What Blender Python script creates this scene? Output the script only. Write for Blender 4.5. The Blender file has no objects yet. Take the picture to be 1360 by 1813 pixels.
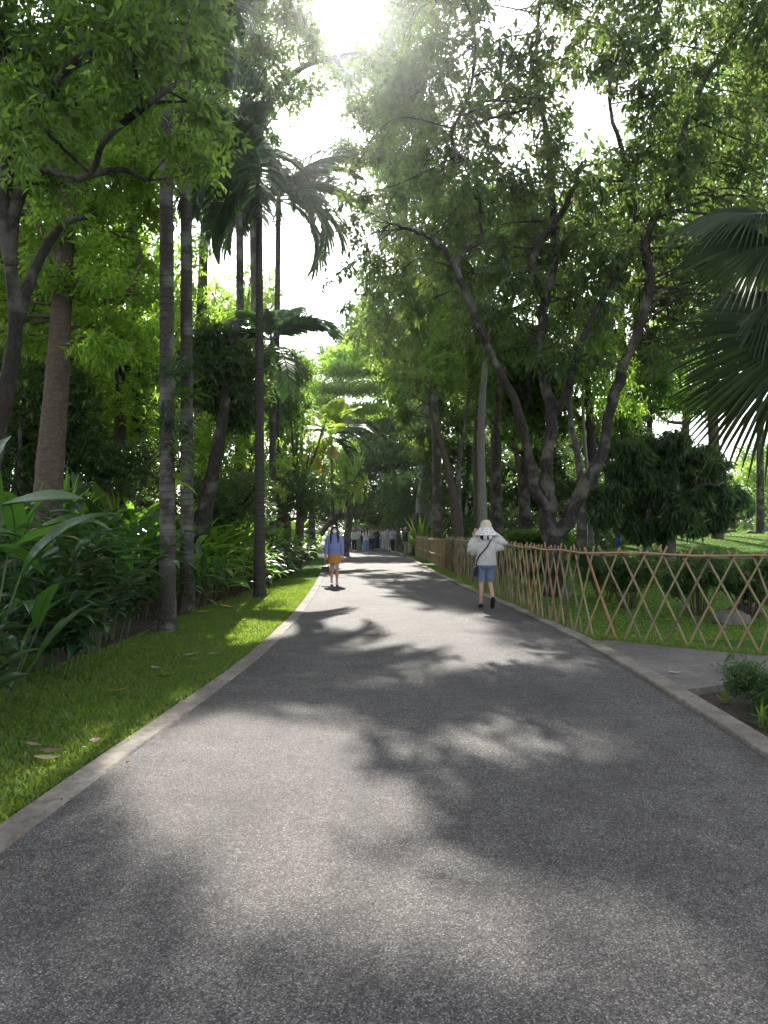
import bpy, bmesh, math, random
import numpy as np
from mathutils import Vector, Matrix, Quaternion

random.seed(7)
RNG = np.random.default_rng(7)
C = bpy.context.scene.collection
scene = bpy.context.scene

# ------------------------------------------------------------------ camera
F = 1319.0                      # focal length in photo pixels (1360 x 1813)
CAMH = 1.5
PITCH = math.atan((938 - 906.5) / F)
cam_d = bpy.data.cameras.new('camera')
cam = bpy.data.objects.new('camera', cam_d)
C.objects.link(cam)
cam.location = (0, 0, CAMH)
cam.rotation_euler = (math.pi / 2 + PITCH, 0, 0)
cam_d.sensor_fit = 'VERTICAL'
cam_d.sensor_height = 24.0
cam_d.lens = 24.0 * F / 1813.0
cam_d.clip_start = 0.05
cam_d.clip_end = 2000
scene.camera = cam

# ------------------------------------------------------------------ sky + sun
SUN_EL = math.radians(35.5)
SUN_AZ = math.radians(-4.5)      # from +Y, positive to the right
world = bpy.data.worlds.new('World')
scene.world = world
world.use_nodes = True
wn = world.node_tree.nodes
wl = world.node_tree.links
bg = wn['Background']
sky = wn.new('ShaderNodeTexSky')
sky.sky_type = 'NISHITA'
sky.sun_disc = False
sky.sun_elevation = SUN_EL
sky.sun_rotation = SUN_AZ
sky.air_density = 1.0
sky.dust_density = 1.0
sky.ozone_density = 1.0
hs = wn.new('ShaderNodeHueSaturation')       # thin bright cloud: a paler sky
hs.inputs['Saturation'].default_value = 0.35
wl.new(sky.outputs[0], hs.inputs['Color'])
wl.new(hs.outputs[0], bg.inputs['Color'])
bg.inputs['Strength'].default_value = 0.15
sun_d = bpy.data.lights.new('sun', 'SUN')
sun_d.energy = 4.6
sun_d.angle = math.radians(0.53)
sun_d.color = (1.0, 0.95, 0.86)
sun = bpy.data.objects.new('sun', sun_d)
C.objects.link(sun)
sdir = Vector((math.sin(SUN_AZ) * math.cos(SUN_EL), math.cos(SUN_AZ) * math.cos(SUN_EL), math.sin(SUN_EL)))
sun.rotation_euler = sdir.to_track_quat('Z', 'Y').to_euler()
sun.location = sdir * 60

scene.view_settings.view_transform = 'Standard'
scene.view_settings.look = 'None'
scene.view_settings.gamma = 1.0
scene.view_settings.use_curve_mapping = False
scene.view_settings.exposure = 1.4
scene.render.engine = 'CYCLES'
cy = scene.cycles
cy.use_denoising = True
try:
    cy.denoiser = 'OPENIMAGEDENOISE'
    cy.denoising_input_passes = 'RGB_ALBEDO_NORMAL'
    cy.denoising_prefilter = 'ACCURATE'
except Exception:
    pass
cy.max_bounces = 6
cy.diffuse_bounces = 4
cy.glossy_bounces = 2
cy.transmission_bounces = 4
cy.volume_bounces = 0
cy.sample_clamp_indirect = 6.0
cy.use_adaptive_sampling = True
cy.adaptive_threshold = 0.02

# ------------------------------------------------------------------ pixel helpers: where things stand, measured on the photo
_c, _s = math.cos(PITCH), math.sin(PITCH)


def P(px, py, d):
    a = (px - 680) / F
    b = (906.5 - py) / F
    dx, dy, dz = a, _c - b * _s, _s + b * _c
    k = d / dy
    return Vector((dx * k, d, CAMH + dz * k))


def G(px, py, z=0.0):
    a = (px - 680) / F
    b = (906.5 - py) / F
    dx, dy, dz = a, _c - b * _s, _s + b * _c
    k = (z - CAMH) / dz
    return Vector((dx * k, dy * k, z))


def X(px, d):
    return (px - 680) / F * d


# ------------------------------------------------------------------ materials
def new_mat(name):
    m = bpy.data.materials.new(name)
    m.use_nodes = True
    nt = m.node_tree
    nt.nodes.clear()
    out = nt.nodes.new('ShaderNodeOutputMaterial')
    return m, nt, out


def N(nt, t, **kw):
    n = nt.nodes.new(t)
    for k, v in kw.items():
        if k.startswith('i_'):
            key = k[2:].replace('_', ' ')
            n.inputs[key].default_value = v
        else:
            setattr(n, k, v)
    return n


def ramp(nt, stops, interp='LINEAR'):
    r = nt.nodes.new('ShaderNodeValToRGB')
    r.color_ramp.interpolation = interp
    el = r.color_ramp.elements
    while len(el) < len(stops):
        el.new(0.5)
    for e, (p, c) in zip(el, stops):
        e.position = p
        e.color = (*c, 1) if len(c) == 3 else c
    return r


def leaf_mat(name, dark, light, trans, tw=0.45, rough=0.42, spec=0.5):
    """foliage: per-leaf tint, a glossy cuticle, and light coming through the blade"""
    m, nt, out = new_mat(name)
    L = nt.links.new
    at = N(nt, 'ShaderNodeAttribute', attribute_name='tint')
    oi = N(nt, 'ShaderNodeObjectInfo')
    ad = N(nt, 'ShaderNodeMath', operation='MULTIPLY_ADD')
    L(oi.outputs['Random'], ad.inputs[0]); ad.inputs[1].default_value = 0.3
    L(at.outputs['Fac'], ad.inputs[2])
    su = N(nt, 'ShaderNodeMath', operation='SUBTRACT'); L(ad.outputs[0], su.inputs[0]); su.inputs[1].default_value = 0.15
    r = ramp(nt, [(0.0, dark), (0.75, light), (0.97, tuple(min(1, c * 1.25) for c in light)), (1.0, (light[0] * 2.2, light[1] * 1.1, light[2]))])
    L(su.outputs[0], r.inputs[0])
    r2 = ramp(nt, [(0.0, tuple(c * 0.7 for c in trans)), (0.8, trans), (1.0, (trans[0] * 1.5, trans[1] * 1.1, trans[2]))])
    L(su.outputs[0], r2.inputs[0])
    p = N(nt, 'ShaderNodeBsdfPrincipled')
    p.inputs['Roughness'].default_value = rough
    p.inputs['Specular IOR Level'].default_value = spec
    L(r.outputs[0], p.inputs['Base Color'])
    t = N(nt, 'ShaderNodeBsdfTranslucent')
    L(r2.outputs[0], t.inputs['Color'])
    mx = N(nt, 'ShaderNodeMixShader')
    mx.inputs[0].default_value = tw
    L(p.outputs[0], mx.inputs[1]); L(t.outputs[0], mx.inputs[2])
    L(mx.outputs[0], out.inputs[0])
    return m


def simple_mat(name, col, rough=0.7, spec=0.3, noise=0.0, nscale=20.0, bump=0.0, metallic=0.0, trans=0.0):
    m, nt, out = new_mat(name)
    L = nt.links.new
    p = N(nt, 'ShaderNodeBsdfPrincipled')
    p.inputs['Roughness'].default_value = rough
    p.inputs['Specular IOR Level'].default_value = spec
    p.inputs['Metallic'].default_value = metallic
    p.inputs['Base Color'].default_value = (*col, 1)
    if noise or bump:
        tc = N(nt, 'ShaderNodeTexCoord')
        n = N(nt, 'ShaderNodeTexNoise'); n.inputs['Scale'].default_value = nscale; n.inputs['Detail'].default_value = 5
        L(tc.outputs['Object'], n.inputs['Vector'])
        if noise:
            r = ramp(nt, [(0.3, tuple(c * (1 - noise) for c in col)), (0.7, tuple(min(1, c * (1 + noise)) for c in col))])
            L(n.outputs['Fac'], r.inputs[0]); L(r.outputs[0], p.inputs['Base Color'])
        if bump:
            b = N(nt, 'ShaderNodeBump'); b.inputs['Strength'].default_value = bump; b.inputs['Distance'].default_value = 0.02
            L(n.outputs['Fac'], b.inputs['Height']); L(b.outputs[0], p.inputs['Normal'])
    if trans:
        t = N(nt, 'ShaderNodeBsdfTranslucent'); t.inputs['Color'].default_value = (*col, 1)
        mx = N(nt, 'ShaderNodeMixShader'); mx.inputs[0].default_value = trans
        L(p.outputs[0], mx.inputs[1]); L(t.outputs[0], mx.inputs[2]); L(mx.outputs[0], out.inputs[0])
    else:
        L(p.outputs[0], out.inputs[0])
    return m


def bark_mat(name, a, b, c, stretch=(6, 6, 1.6), bump=0.6, lichen=None, rings=0.0):
    m, nt, out = new_mat(name)
    L = nt.links.new
    tc = N(nt, 'ShaderNodeTexCoord')
    mp = N(nt, 'ShaderNodeMapping'); mp.inputs['Scale'].default_value = stretch
    L(tc.outputs['Object'], mp.inputs[0])
    n = N(nt, 'ShaderNodeTexNoise'); n.inputs['Scale'].default_value = 4.0; n.inputs['Detail'].default_value = 10; n.inputs['Roughness'].default_value = 0.78
    L(mp.outputs[0], n.inputs['Vector'])
    r = ramp(nt, [(0.3, a), (0.52, b), (0.72, c)])
    L(n.outputs['Fac'], r.inputs[0])
    col = r.outputs[0]
    hgt = n.outputs['Fac']
    v = N(nt, 'ShaderNodeTexVoronoi', feature='DISTANCE_TO_EDGE'); v.inputs['Scale'].default_value = 4.0
    L(mp.outputs[0], v.inputs['Vector'])
    if lichen:
        n2 = N(nt, 'ShaderNodeTexNoise'); n2.inputs['Scale'].default_value = 2.3; n2.inputs['Detail'].default_value = 6
        L(tc.outputs['Object'], n2.inputs['Vector'])
        r2 = ramp(nt, [(0.5, (0, 0, 0)), (0.62, (1, 1, 1))]); L(n2.outputs['Fac'], r2.inputs[0])
        mx = N(nt, 'ShaderNodeMixRGB'); mx.inputs[2].default_value = (*lichen, 1)
        L(r2.outputs[0], mx.inputs[0]); L(col, mx.inputs[1]); col = mx.outputs[0]
    if rings:
        sp = N(nt, 'ShaderNodeSeparateXYZ'); L(tc.outputs['Object'], sp.inputs[0])
        nz = N(nt, 'ShaderNodeTexNoise'); nz.inputs['Scale'].default_value = 3; L(tc.outputs['Object'], nz.inputs['Vector'])
        ma = N(nt, 'ShaderNodeMath', operation='MULTIPLY_ADD'); L(nz.outputs['Fac'], ma.inputs[0]); ma.inputs[1].default_value = 0.10; L(sp.outputs[2], ma.inputs[2])
        mu = N(nt, 'ShaderNodeMath', operation='MULTIPLY'); L(ma.outputs[0], mu.inputs[0]); mu.inputs[1].default_value = rings
        fr = N(nt, 'ShaderNodeMath', operation='FRACT'); L(mu.outputs[0], fr.inputs[0])
        rr = ramp(nt, [(0.0, (0.35, 0.35, 0.35)), (0.18, (1, 1, 1)), (0.85, (0.9, 0.9, 0.9)), (1.0, (0.5, 0.5, 0.5))]); L(fr.outputs[0], rr.inputs[0])
        mm = N(nt, 'ShaderNodeMixRGB', blend_type='MULTIPLY'); mm.inputs[0].default_value = 0.8
        nr = N(nt, 'ShaderNodeTexNoise'); nr.inputs['Scale'].default_value = 1.7; nr.inputs['Detail'].default_value = 4; L(tc.outputs['Object'], nr.inputs['Vector'])
        rn = ramp(nt, [(0.35, (0.15,) * 3), (0.62, (1, 1, 1))]); L(nr.outputs['Fac'], rn.inputs[0]); L(rn.outputs[0], mm.inputs[0])
        L(col, mm.inputs[1]); L(rr.outputs[0], mm.inputs[2]); col = mm.outputs[0]
    p = N(nt, 'ShaderNodeBsdfPrincipled'); p.inputs['Roughness'].default_value = 0.85; p.inputs['Specular IOR Level'].default_value = 0.25
    L(col, p.inputs['Base Color'])
    ms = N(nt, 'ShaderNodeMath', operation='MULTIPLY_ADD'); L(v.outputs['Distance'], ms.inputs[0]); ms.inputs[1].default_value = 0.8; L(hgt, ms.inputs[2])
    bp = N(nt, 'ShaderNodeBump'); bp.inputs['Strength'].default_value = min(1, bump * 1.5); bp.inputs['Distance'].default_value = 0.06
    L(ms.outputs[0], bp.inputs['Height']); L(bp.outputs[0], p.inputs['Normal'])
    L(p.outputs[0], out.inputs[0])
    return m


def asphalt_mat():
    m, nt, out = new_mat('worn_asphalt')
    L = nt.links.new
    tc = N(nt, 'ShaderNodeTexCoord')
    v = N(nt, 'ShaderNodeTexVoronoi'); v.inputs['Scale'].default_value = 150
    L(tc.outputs['Object'], v.inputs['Vector'])
    sp = N(nt, 'ShaderNodeSeparateColor'); L(v.outputs['Color'], sp.inputs[0])
    r = ramp(nt, [(0.0, (0.055, 0.052, 0.052)), (0.35, (0.115, 0.108, 0.104)), (0.7, (0.175, 0.165, 0.158)), (0.92, (0.25, 0.236, 0.224)), (1.0, (0.40, 0.38, 0.36))])
    L(sp.outputs[0], r.inputs[0])
    # bitumen between the stones
    e = ramp(nt, [(0.25, (1, 1, 1)), (0.62, (0.38, 0.37, 0.37))]); L(v.outputs['Distance'], e.inputs[0])
    mm = N(nt, 'ShaderNodeMixRGB', blend_type='MULTIPLY'); mm.inputs[0].default_value = 0.85
    L(r.outputs[0], mm.inputs[1]); L(e.outputs[0], mm.inputs[2])
    col = mm.outputs[0]
    # wear on several scales, tracks along the road, brown stains
    for sc, vec, lo, hi, p0, p1 in ((0.55, (1, 1, 1), (0.80, 0.79, 0.79), (1.14, 1.13, 1.12), 0.36, 0.66), (3.4, (1, 1, 1), (0.84, 0.83, 0.82), (1.10, 1.10, 1.09), 0.35, 0.65),
                                    (1.0, (1.6, 0.10, 1), (0.86, 0.86, 0.87), (1.08, 1.08, 1.07), 0.35, 0.65), (17, (1, 1, 1), (0.80, 0.80, 0.80), (1.14, 1.14, 1.14), 0.35, 0.65)):
        mp = N(nt, 'ShaderNodeMapping'); mp.inputs['Scale'].default_value = vec; L(tc.outputs['Object'], mp.inputs[0])
        n = N(nt, 'ShaderNodeTexNoise'); n.inputs['Scale'].default_value = sc; n.inputs['Detail'].default_value = 6; n.inputs['Roughness'].default_value = 0.62
        L(mp.outputs[0], n.inputs['Vector'])
        rs = ramp(nt, [(p0, lo), (p1, hi)]); L(n.outputs['Fac'], rs.inputs[0])
        m2 = N(nt, 'ShaderNodeMixRGB', blend_type='MULTIPLY'); m2.inputs[0].default_value = 1
        L(col, m2.inputs[1]); L(rs.outputs[0], m2.inputs[2]); col = m2.outputs[0]
    n = N(nt, 'ShaderNodeTexNoise'); n.inputs['Scale'].default_value = 1.25; n.inputs['Detail'].default_value = 5; n.inputs['Roughness'].default_value = 0.7
    L(tc.outputs['Object'], n.inputs['Vector'])
    rs = ramp(nt, [(0.64, (1, 1, 1)), (0.72, (0.72, 0.60, 0.52))]); L(n.outputs['Fac'], rs.inputs[0])
    m2 = N(nt, 'ShaderNodeMixRGB', blend_type='MULTIPLY'); m2.inputs[0].default_value = 1
    L(col, m2.inputs[1]); L(rs.outputs[0], m2.inputs[2]); col = m2.outputs[0]
    p = N(nt, 'ShaderNodeBsdfPrincipled')
    L(col, p.inputs['Base Color'])
    p.inputs['Roughness'].default_value = 0.78
    p.inputs['Specular IOR Level'].default_value = 0.27
    b = N(nt, 'ShaderNodeBump', invert=True); b.inputs['Strength'].default_value = 0.75; b.inputs['Distance'].default_value = 0.005
    L(v.outputs['Distance'], b.inputs['Height']); L(b.outputs[0], p.inputs['Normal'])
    L(p.outputs[0], out.inputs[0])
    return m


def ground_mat(name, stops, scale, bump=0.5, rough=0.9, scale2=0.5, stain=0.35, spec=0.3):
    m, nt, out = new_mat(name)
    L = nt.links.new
    tc = N(nt, 'ShaderNodeTexCoord')
    n = N(nt, 'ShaderNodeTexNoise'); n.inputs['Scale'].default_value = scale; n.inputs['Detail'].default_value = 8; n.inputs['Roughness'].default_value = 0.75
    L(tc.outputs['Object'], n.inputs['Vector'])
    r = ramp(nt, stops); L(n.outputs['Fac'], r.inputs[0])
    n2 = N(nt, 'ShaderNodeTexNoise'); n2.inputs['Scale'].default_value = scale2; n2.inputs['Detail'].default_value = 5
    L(tc.outputs['Object'], n2.inputs['Vector'])
    r2 = ramp(nt, [(0.3, (1 - stain,) * 3), (0.7, (1 + stain * 0.4,) * 3)]); L(n2.outputs['Fac'], r2.inputs[0])
    mm = N(nt, 'ShaderNodeMixRGB', blend_type='MULTIPLY'); mm.inputs[0].default_value = 1
    L(r.outputs[0], mm.inputs[1]); L(r2.outputs[0], mm.inputs[2])
    p = N(nt, 'ShaderNodeBsdfPrincipled'); p.inputs['Roughness'].default_value = rough; p.inputs['Specular IOR Level'].default_value = spec
    L(mm.outputs[0], p.inputs['Base Color'])
    b = N(nt, 'ShaderNodeBump'); b.inputs['Strength'].default_value = bump; b.inputs['Distance'].default_value = 0.02
    L(n.outputs['Fac'], b.inputs['Height']); L(b.outputs[0], p.inputs['Normal'])
    L(p.outputs[0], out.inputs[0])
    return m


M = {}
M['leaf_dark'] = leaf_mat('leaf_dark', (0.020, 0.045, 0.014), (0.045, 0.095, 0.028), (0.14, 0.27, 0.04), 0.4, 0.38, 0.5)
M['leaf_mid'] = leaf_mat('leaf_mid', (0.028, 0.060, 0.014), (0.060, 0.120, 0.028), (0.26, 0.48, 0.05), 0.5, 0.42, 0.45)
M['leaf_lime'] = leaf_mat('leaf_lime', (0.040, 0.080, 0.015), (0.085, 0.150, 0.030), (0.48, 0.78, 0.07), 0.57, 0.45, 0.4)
M['leaf_grey'] = leaf_mat('leaf_grey', (0.026, 0.050, 0.022), (0.060, 0.100, 0.040), (0.22, 0.34, 0.06), 0.42, 0.46, 0.35)
M['leaf_mixed'] = leaf_mat('leaf_mixed', (0.030, 0.060, 0.018), (0.068, 0.115, 0.036), (0.30, 0.47, 0.07), 0.48, 0.40, 0.5)
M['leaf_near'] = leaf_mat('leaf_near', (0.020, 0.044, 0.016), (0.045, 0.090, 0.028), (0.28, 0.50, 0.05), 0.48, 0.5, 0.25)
M['frond'] = leaf_mat('frond_green', (0.022, 0.050, 0.020), (0.045, 0.095, 0.034), (0.10, 0.24, 0.05), 0.35, 0.35, 0.5)
M['frond_yellow'] = leaf_mat('frond_yellow_green', (0.09, 0.14, 0.02), (0.13, 0.19, 0.03), (0.70, 0.90, 0.07), 0.6, 0.40, 0.4)
M['frond_orange'] = leaf_mat('frond_dead_orange', (0.28, 0.13, 0.02), (0.36, 0.18, 0.03), (0.85, 0.42, 0.05), 0.5, 0.6, 0.3)
M['frond_fan'] = leaf_mat('fan_leaf', (0.018, 0.034, 0.012), (0.034, 0.058, 0.020), (0.10, 0.16, 0.03), 0.25, 0.42, 0.3)
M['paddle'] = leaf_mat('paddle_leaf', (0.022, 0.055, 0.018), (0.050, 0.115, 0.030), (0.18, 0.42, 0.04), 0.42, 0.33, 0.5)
M['paddle_sunlit'] = leaf_mat('paddle_leaf_sunny', (0.05, 0.11, 0.02), (0.08, 0.16, 0.03), (0.34, 0.64, 0.06), 0.5, 0.36, 0.5)  # lighter copy of the paddle leaf, sunlight put into its colour
M['ginger'] = leaf_mat('ginger_leaf', (0.016, 0.042, 0.018), (0.036, 0.085, 0.030), (0.10, 0.26, 0.04), 0.32, 0.28, 0.6)
M['grass'] = leaf_mat('grass_blade', (0.034, 0.072, 0.018), (0.075, 0.140, 0.032), (0.38, 0.58, 0.05), 0.44, 0.42, 0.45)
M['bark_grey'] = bark_mat('bark_grey', (0.05, 0.045, 0.038), (0.11, 0.10, 0.085), (0.20, 0.18, 0.16), lichen=(0.24, 0.23, 0.20))
M['bark_dark'] = bark_mat('bark_dark', (0.016, 0.014, 0.012), (0.044, 0.037, 0.032), (0.11, 0.092, 0.078), bump=0.9, lichen=(0.14, 0.13, 0.11))
M['bark_brown'] = bark_mat('bark_brown', (0.05, 0.038, 0.028), (0.10, 0.078, 0.058), (0.17, 0.135, 0.105), stretch=(3, 3, 5), bump=0.4)
M['bark_pale'] = bark_mat('bark_pale', (0.11, 0.102, 0.088), (0.20, 0.188, 0.168), (0.30, 0.285, 0.258), bump=0.35)
M['bark_palm'] = bark_mat('bark_palm', (0.028, 0.025, 0.021), (0.066, 0.059, 0.049), (0.145, 0.133, 0.114), stretch=(8, 8, 8), bump=0.4, rings=9.0, lichen=(0.17, 0.165, 0.145))
M['bark_palm_dark'] = bark_mat('bark_palm_dark', (0.028, 0.024, 0.022), (0.06, 0.052, 0.046), (0.11, 0.098, 0.086), stretch=(8, 8, 8), bump=0.4, rings=7.0)
M['crownshaft'] = simple_mat('crownshaft', (0.06, 0.10, 0.035), 0.45, 0.4, 0.3, 6)
M['fibre'] = simple_mat('fibre', (0.05, 0.035, 0.022), 0.95, 0.1, 0.5, 30)
M['fruit'] = simple_mat('fruit_strands', (0.62, 0.40, 0.16), 0.7, 0.3, 0.3, 12, trans=0.3)
M['fruit_pale'] = simple_mat('fruit_strands_pale', (0.70, 0.60, 0.30), 0.7, 0.3, 0.25, 12, trans=0.3)
M['stem'] = simple_mat('green_stem', (0.06, 0.10, 0.03), 0.55, 0.4, 0.35, 9)
M['stem_brown'] = simple_mat('brown_stem', (0.07, 0.05, 0.032), 0.8, 0.2, 0.4, 15)
M['flower_red'] = simple_mat('flower_red', (0.55, 0.05, 0.02), 0.45, 0.4, 0.2, 10, trans=0.25)
M['asphalt'] = asphalt_mat()
M['kerb'] = ground_mat('kerb_concrete', [(0.3, (0.12, 0.102, 0.082)), (0.5, (0.235, 0.205, 0.168)), (0.72, (0.33, 0.295, 0.245))], 14, 0.5, 0.85, 1.1, 0.6)
M['path'] = ground_mat('path_concrete', [(0.3, (0.10, 0.088, 0.076)), (0.5, (0.15, 0.134, 0.118)), (0.75, (0.215, 0.198, 0.178))], 9, 0.3, 0.85, 0.9, 0.45)
M['soil'] = ground_mat('soil', [(0.3, (0.022, 0.016, 0.011)), (0.55, (0.055, 0.040, 0.027)), (0.75, (0.12, 0.085, 0.05))], 14, 0.9, 0.95, 1.5, 0.4)
M['lawn'] = ground_mat('lawn_ground', [(0.3, (0.032, 0.070, 0.012)), (0.5, (0.060, 0.125, 0.020)), (0.75, (0.085, 0.17, 0.028))], 22, 0.9, 0.9, 0.7, 0.3, 0.03)
M['litter'] = ground_mat('forest_floor', [(0.3, (0.012, 0.012, 0.007)), (0.5, (0.030, 0.030, 0.014)), (0.75, (0.065, 0.07, 0.028))], 7, 0.9, 0.95, 0.4, 0.4)
M['rock'] = ground_mat('rock', [(0.3, (0.06, 0.057, 0.052)), (0.55, (0.115, 0.11, 0.10)), (0.8, (0.21, 0.20, 0.185))], 6, 0.6, 0.85, 2.0, 0.35)


def bamboo_mat(name, a, b):
    m, nt, out = new_mat(name)
    L = nt.links.new
    tc = N(nt, 'ShaderNodeTexCoord'); oi = N(nt, 'ShaderNodeObjectInfo')
    n = N(nt, 'ShaderNodeTexNoise'); n.inputs['Scale'].default_value = 5; n.inputs['Detail'].default_value = 5
    L(tc.outputs['Object'], n.inputs['Vector'])
    ad = N(nt, 'ShaderNodeMath', operation='MULTIPLY_ADD'); L(oi.outputs['Random'], ad.inputs[0]); ad.inputs[1].default_value = 0.7; L(n.outputs['Fac'], ad.inputs[2])
    r = ramp(nt, [(0.45, a), (0.75, b), (1.1 / 1.2, (b[0] * 1.15, b[1] * 1.05, b[2] * 0.9))]); L(ad.outputs[0], r.inputs[0])
    p = N(nt, 'ShaderNodeBsdfPrincipled'); p.inputs['Roughness'].default_value = 0.6; p.inputs['Specular IOR Level'].default_value = 0.35
    L(r.outputs[0], p.inputs['Base Color']); L(p.outputs[0], out.inputs[0])
    return m


M['bamboo'] = bamboo_mat('bamboo_weathered', (0.105, 0.09, 0.058), (0.245, 0.20, 0.12))
M['bamboo_red'] = bamboo_mat('bamboo_reddish', (0.17, 0.085, 0.045), (0.28, 0.15, 0.08))
M['bamboo_pale'] = bamboo_mat('bamboo_pale', (0.20, 0.155, 0.095), (0.31, 0.245, 0.15))
M['tie'] = simple_mat('tie_cord', (0.20, 0.075, 0.04), 0.85, 0.2, 0.4, 60)


# ------------------------------------------------------------------ mesh helpers
def mesh_np(name, V, tris=None, quads=None, tint=None, smooth=False, mat=None):
    me = bpy.data.meshes.new(name)
    V = np.asarray(V, dtype=np.float32)
    nt_ = 0 if tris is None else len(tris)
    nq = 0 if quads is None else len(quads)
    me.vertices.add(len(V)); me.vertices.foreach_set('co', V.ravel())
    loops = []
    if nt_: loops.append(np.asarray(tris, dtype=np.int32).ravel())
    if nq: loops.append(np.asarray(quads, dtype=np.int32).ravel())
    lp = np.concatenate(loops)
    me.loops.add(len(lp)); me.loops.foreach_set('vertex_index', lp)
    tot = np.concatenate([np.full(nt_, 3, np.int32), np.full(nq, 4, np.int32)])
    st = np.concatenate([[0], np.cumsum(tot)[:-1]]).astype(np.int32)
    me.polygons.add(nt_ + nq)
    me.polygons.foreach_set('loop_start', st)
    try:
        me.polygons.foreach_set('loop_total', tot)
    except Exception:
        pass
    if tint is not None:
        a = me.attributes.new('tint', 'FLOAT', 'POINT')
        a.data.foreach_set('value', np.asarray(tint, dtype=np.float32))
    me.update(calc_edges=True)
    if smooth:
        me.polygons.foreach_set('use_smooth', np.ones(nt_ + nq, dtype=bool))
    if mat is not None:
        me.materials.append(mat)
    return me


class Geo:
    """collects lofted tubes, ellipsoids, boxes and leaf blades; build() links them as one mesh"""
    def __init__(self):
        self.v = []; self.f = []; self.t = []

    def add(self, verts, faces, tint=0.5):
        o = len(self.v)
        self.v.extend([tuple(x) for x in verts])
        self.f.extend([tuple(i + o for i in f) for f in faces])
        self.t.extend([tint] * len(verts))

    def tube(self, pts, radii, n=8, cap=True, flat=1.0, wob=0.0, tint=0.5, seed=0):
        pts = [Vector(p) for p in pts]
        rr = random.Random(seed)
        rings = []
        up = None
        for i, p in enumerate(pts):
            t = (pts[min(i + 1, len(pts) - 1)] - pts[max(i - 1, 0)])
            if t.length < 1e-9: t = Vector((0, 0, 1))
            t.normalize()
            if up is None:
                up = Vector((1, 0, 0)) if abs(t.x) < 0.9 else Vector((0, 1, 0))
            u = (up - t * up.dot(t)).normalized(); up = u
            w = t.cross(u)
            r = radii[i] if hasattr(radii, '__len__') else radii
            ring = []
            for k in range(n):
                a = 2 * math.pi * k / n
                q = r * (1 + wob * (rr.random() - 0.5))
                ring.append(p + u * (math.cos(a) * q) + w * (math.sin(a) * q * flat))
            rings.append(ring)
        vs = [v for r_ in rings for v in r_]
        fs = []
        for i in range(len(rings) - 1):
            for k in range(n):
                a, b = i * n + k, i * n + (k + 1) % n
                fs.append((a, b, b + n, a + n))
        if cap:
            fs.append(tuple(range(n - 1, -1, -1)))
            fs.append(tuple((len(rings) - 1) * n + k for k in range(n)))
        self.add(vs, fs, tint)

    def loft(self, rings, n=12, cap=True, tint=0.5):
        """rings: (x, y, z, rx, ry) horizontal ellipses from the bottom up"""
        vs, fs = [], []
        for (x, y, z, rx, ry) in rings:
            for k in range(n):
                a = 2 * math.pi * k / n
                vs.append((x + math.cos(a) * rx, y + math.sin(a) * ry, z))
        m = len(rings)
        for i in range(m - 1):
            for k in range(n):
                a, b = i * n + k, i * n + (k + 1) % n
                fs.append((a, b, b + n, a + n))
        if cap:
            fs.append(tuple(range(n - 1, -1, -1)))
            fs.append(tuple((m - 1) * n + k for k in range(n)))
        self.add(vs, fs, tint)

    def ellipsoid(self, c, r, nu=10, nv=7, tint=0.5, jit=0.0):
        c = Vector(c)
        vs = [c + Vector((0, 0, -r[2]))]
        for i in range(1, nv):
            ph = -math.pi / 2 + math.pi * i / nv
            for k in range(nu):
                a = 2 * math.pi * k / nu
                j = 1 + jit * (random.random() - 0.5)
                vs.append(c + Vector((math.cos(a) * math.cos(ph) * r[0] * j, math.sin(a) * math.cos(ph) * r[1] * j, math.sin(ph) * r[2] * j)))
        vs.append(c + Vector((0, 0, r[2])))
        fs = []
        for k in range(nu):
            fs.append((0, 1 + (k + 1) % nu, 1 + k))
        for i in range(nv - 2):
            for k in range(nu):
                a, b = 1 + i * nu + k, 1 + i * nu + (k + 1) % nu
                fs.append((a, b, b + nu, a + nu))
        last = len(vs) - 1
        for k in range(nu):
            a, b = 1 + (nv - 2) * nu + k, 1 + (nv - 2) * nu + (k + 1) % nu
            fs.append((a, b, last))
        self.add(vs, fs, tint)

    def box(self, c, s, rot=None, tint=0.5):
        c = Vector(c)
        vs = []
        for dz in (-1, 1):
            for dy in (-1, 1):
                for dx in (-1, 1):
                    q = Vector((dx * s[0] / 2, dy * s[1] / 2, dz * s[2] / 2))
                    if rot is not None: q = rot @ q
                    vs.append(c + q)
        self.add(vs, [(0, 2, 3, 1), (4, 5, 7, 6), (0, 1, 5, 4), (2, 6, 7, 3), (0, 4, 6, 2), (1, 3, 7, 5)], tint)

    def mesh(self, name, mat, smooth=True):
        me = bpy.data.meshes.new(name)
        me.from_pydata(self.v, [], self.f)
        a = me.attributes.new('tint', 'FLOAT', 'POINT')
        a.data.foreach_set('value', np.asarray(self.t, dtype=np.float32))
        if smooth:
            me.polygons.foreach_set('use_smooth', np.ones(len(me.polygons), dtype=bool))
        me.materials.append(mat)
        me.update()
        return me

    def build(self, name, mat, parent=None, smooth=True, origin=None):
        if origin is not None:
            o_ = Vector(origin)
            self.v = [(x - o_.x, y - o_.y, z - o_.z) for x, y, z in self.v]
        return link(name, self.mesh(name, mat, smooth), parent)


def link(name, me, parent=None):
    o = bpy.data.objects.new(name, me)
    C.objects.link(o)
    if parent is not None:
        o.parent = parent
    return o


def tag(o, label=None, cat=None, group=None, kind=None):
    if label: o['label'] = label
    if cat: o['category'] = cat
    if group: o['group'] = group
    if kind: o['kind'] = kind
    return o


def empty(name, loc, rz=0.0):
    o = bpy.data.objects.new(name, None)
    C.objects.link(o)
    o.location = loc
    o.rotation_euler = (0, 0, rz)
    o.empty_display_size = 0.2
    return o


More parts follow.
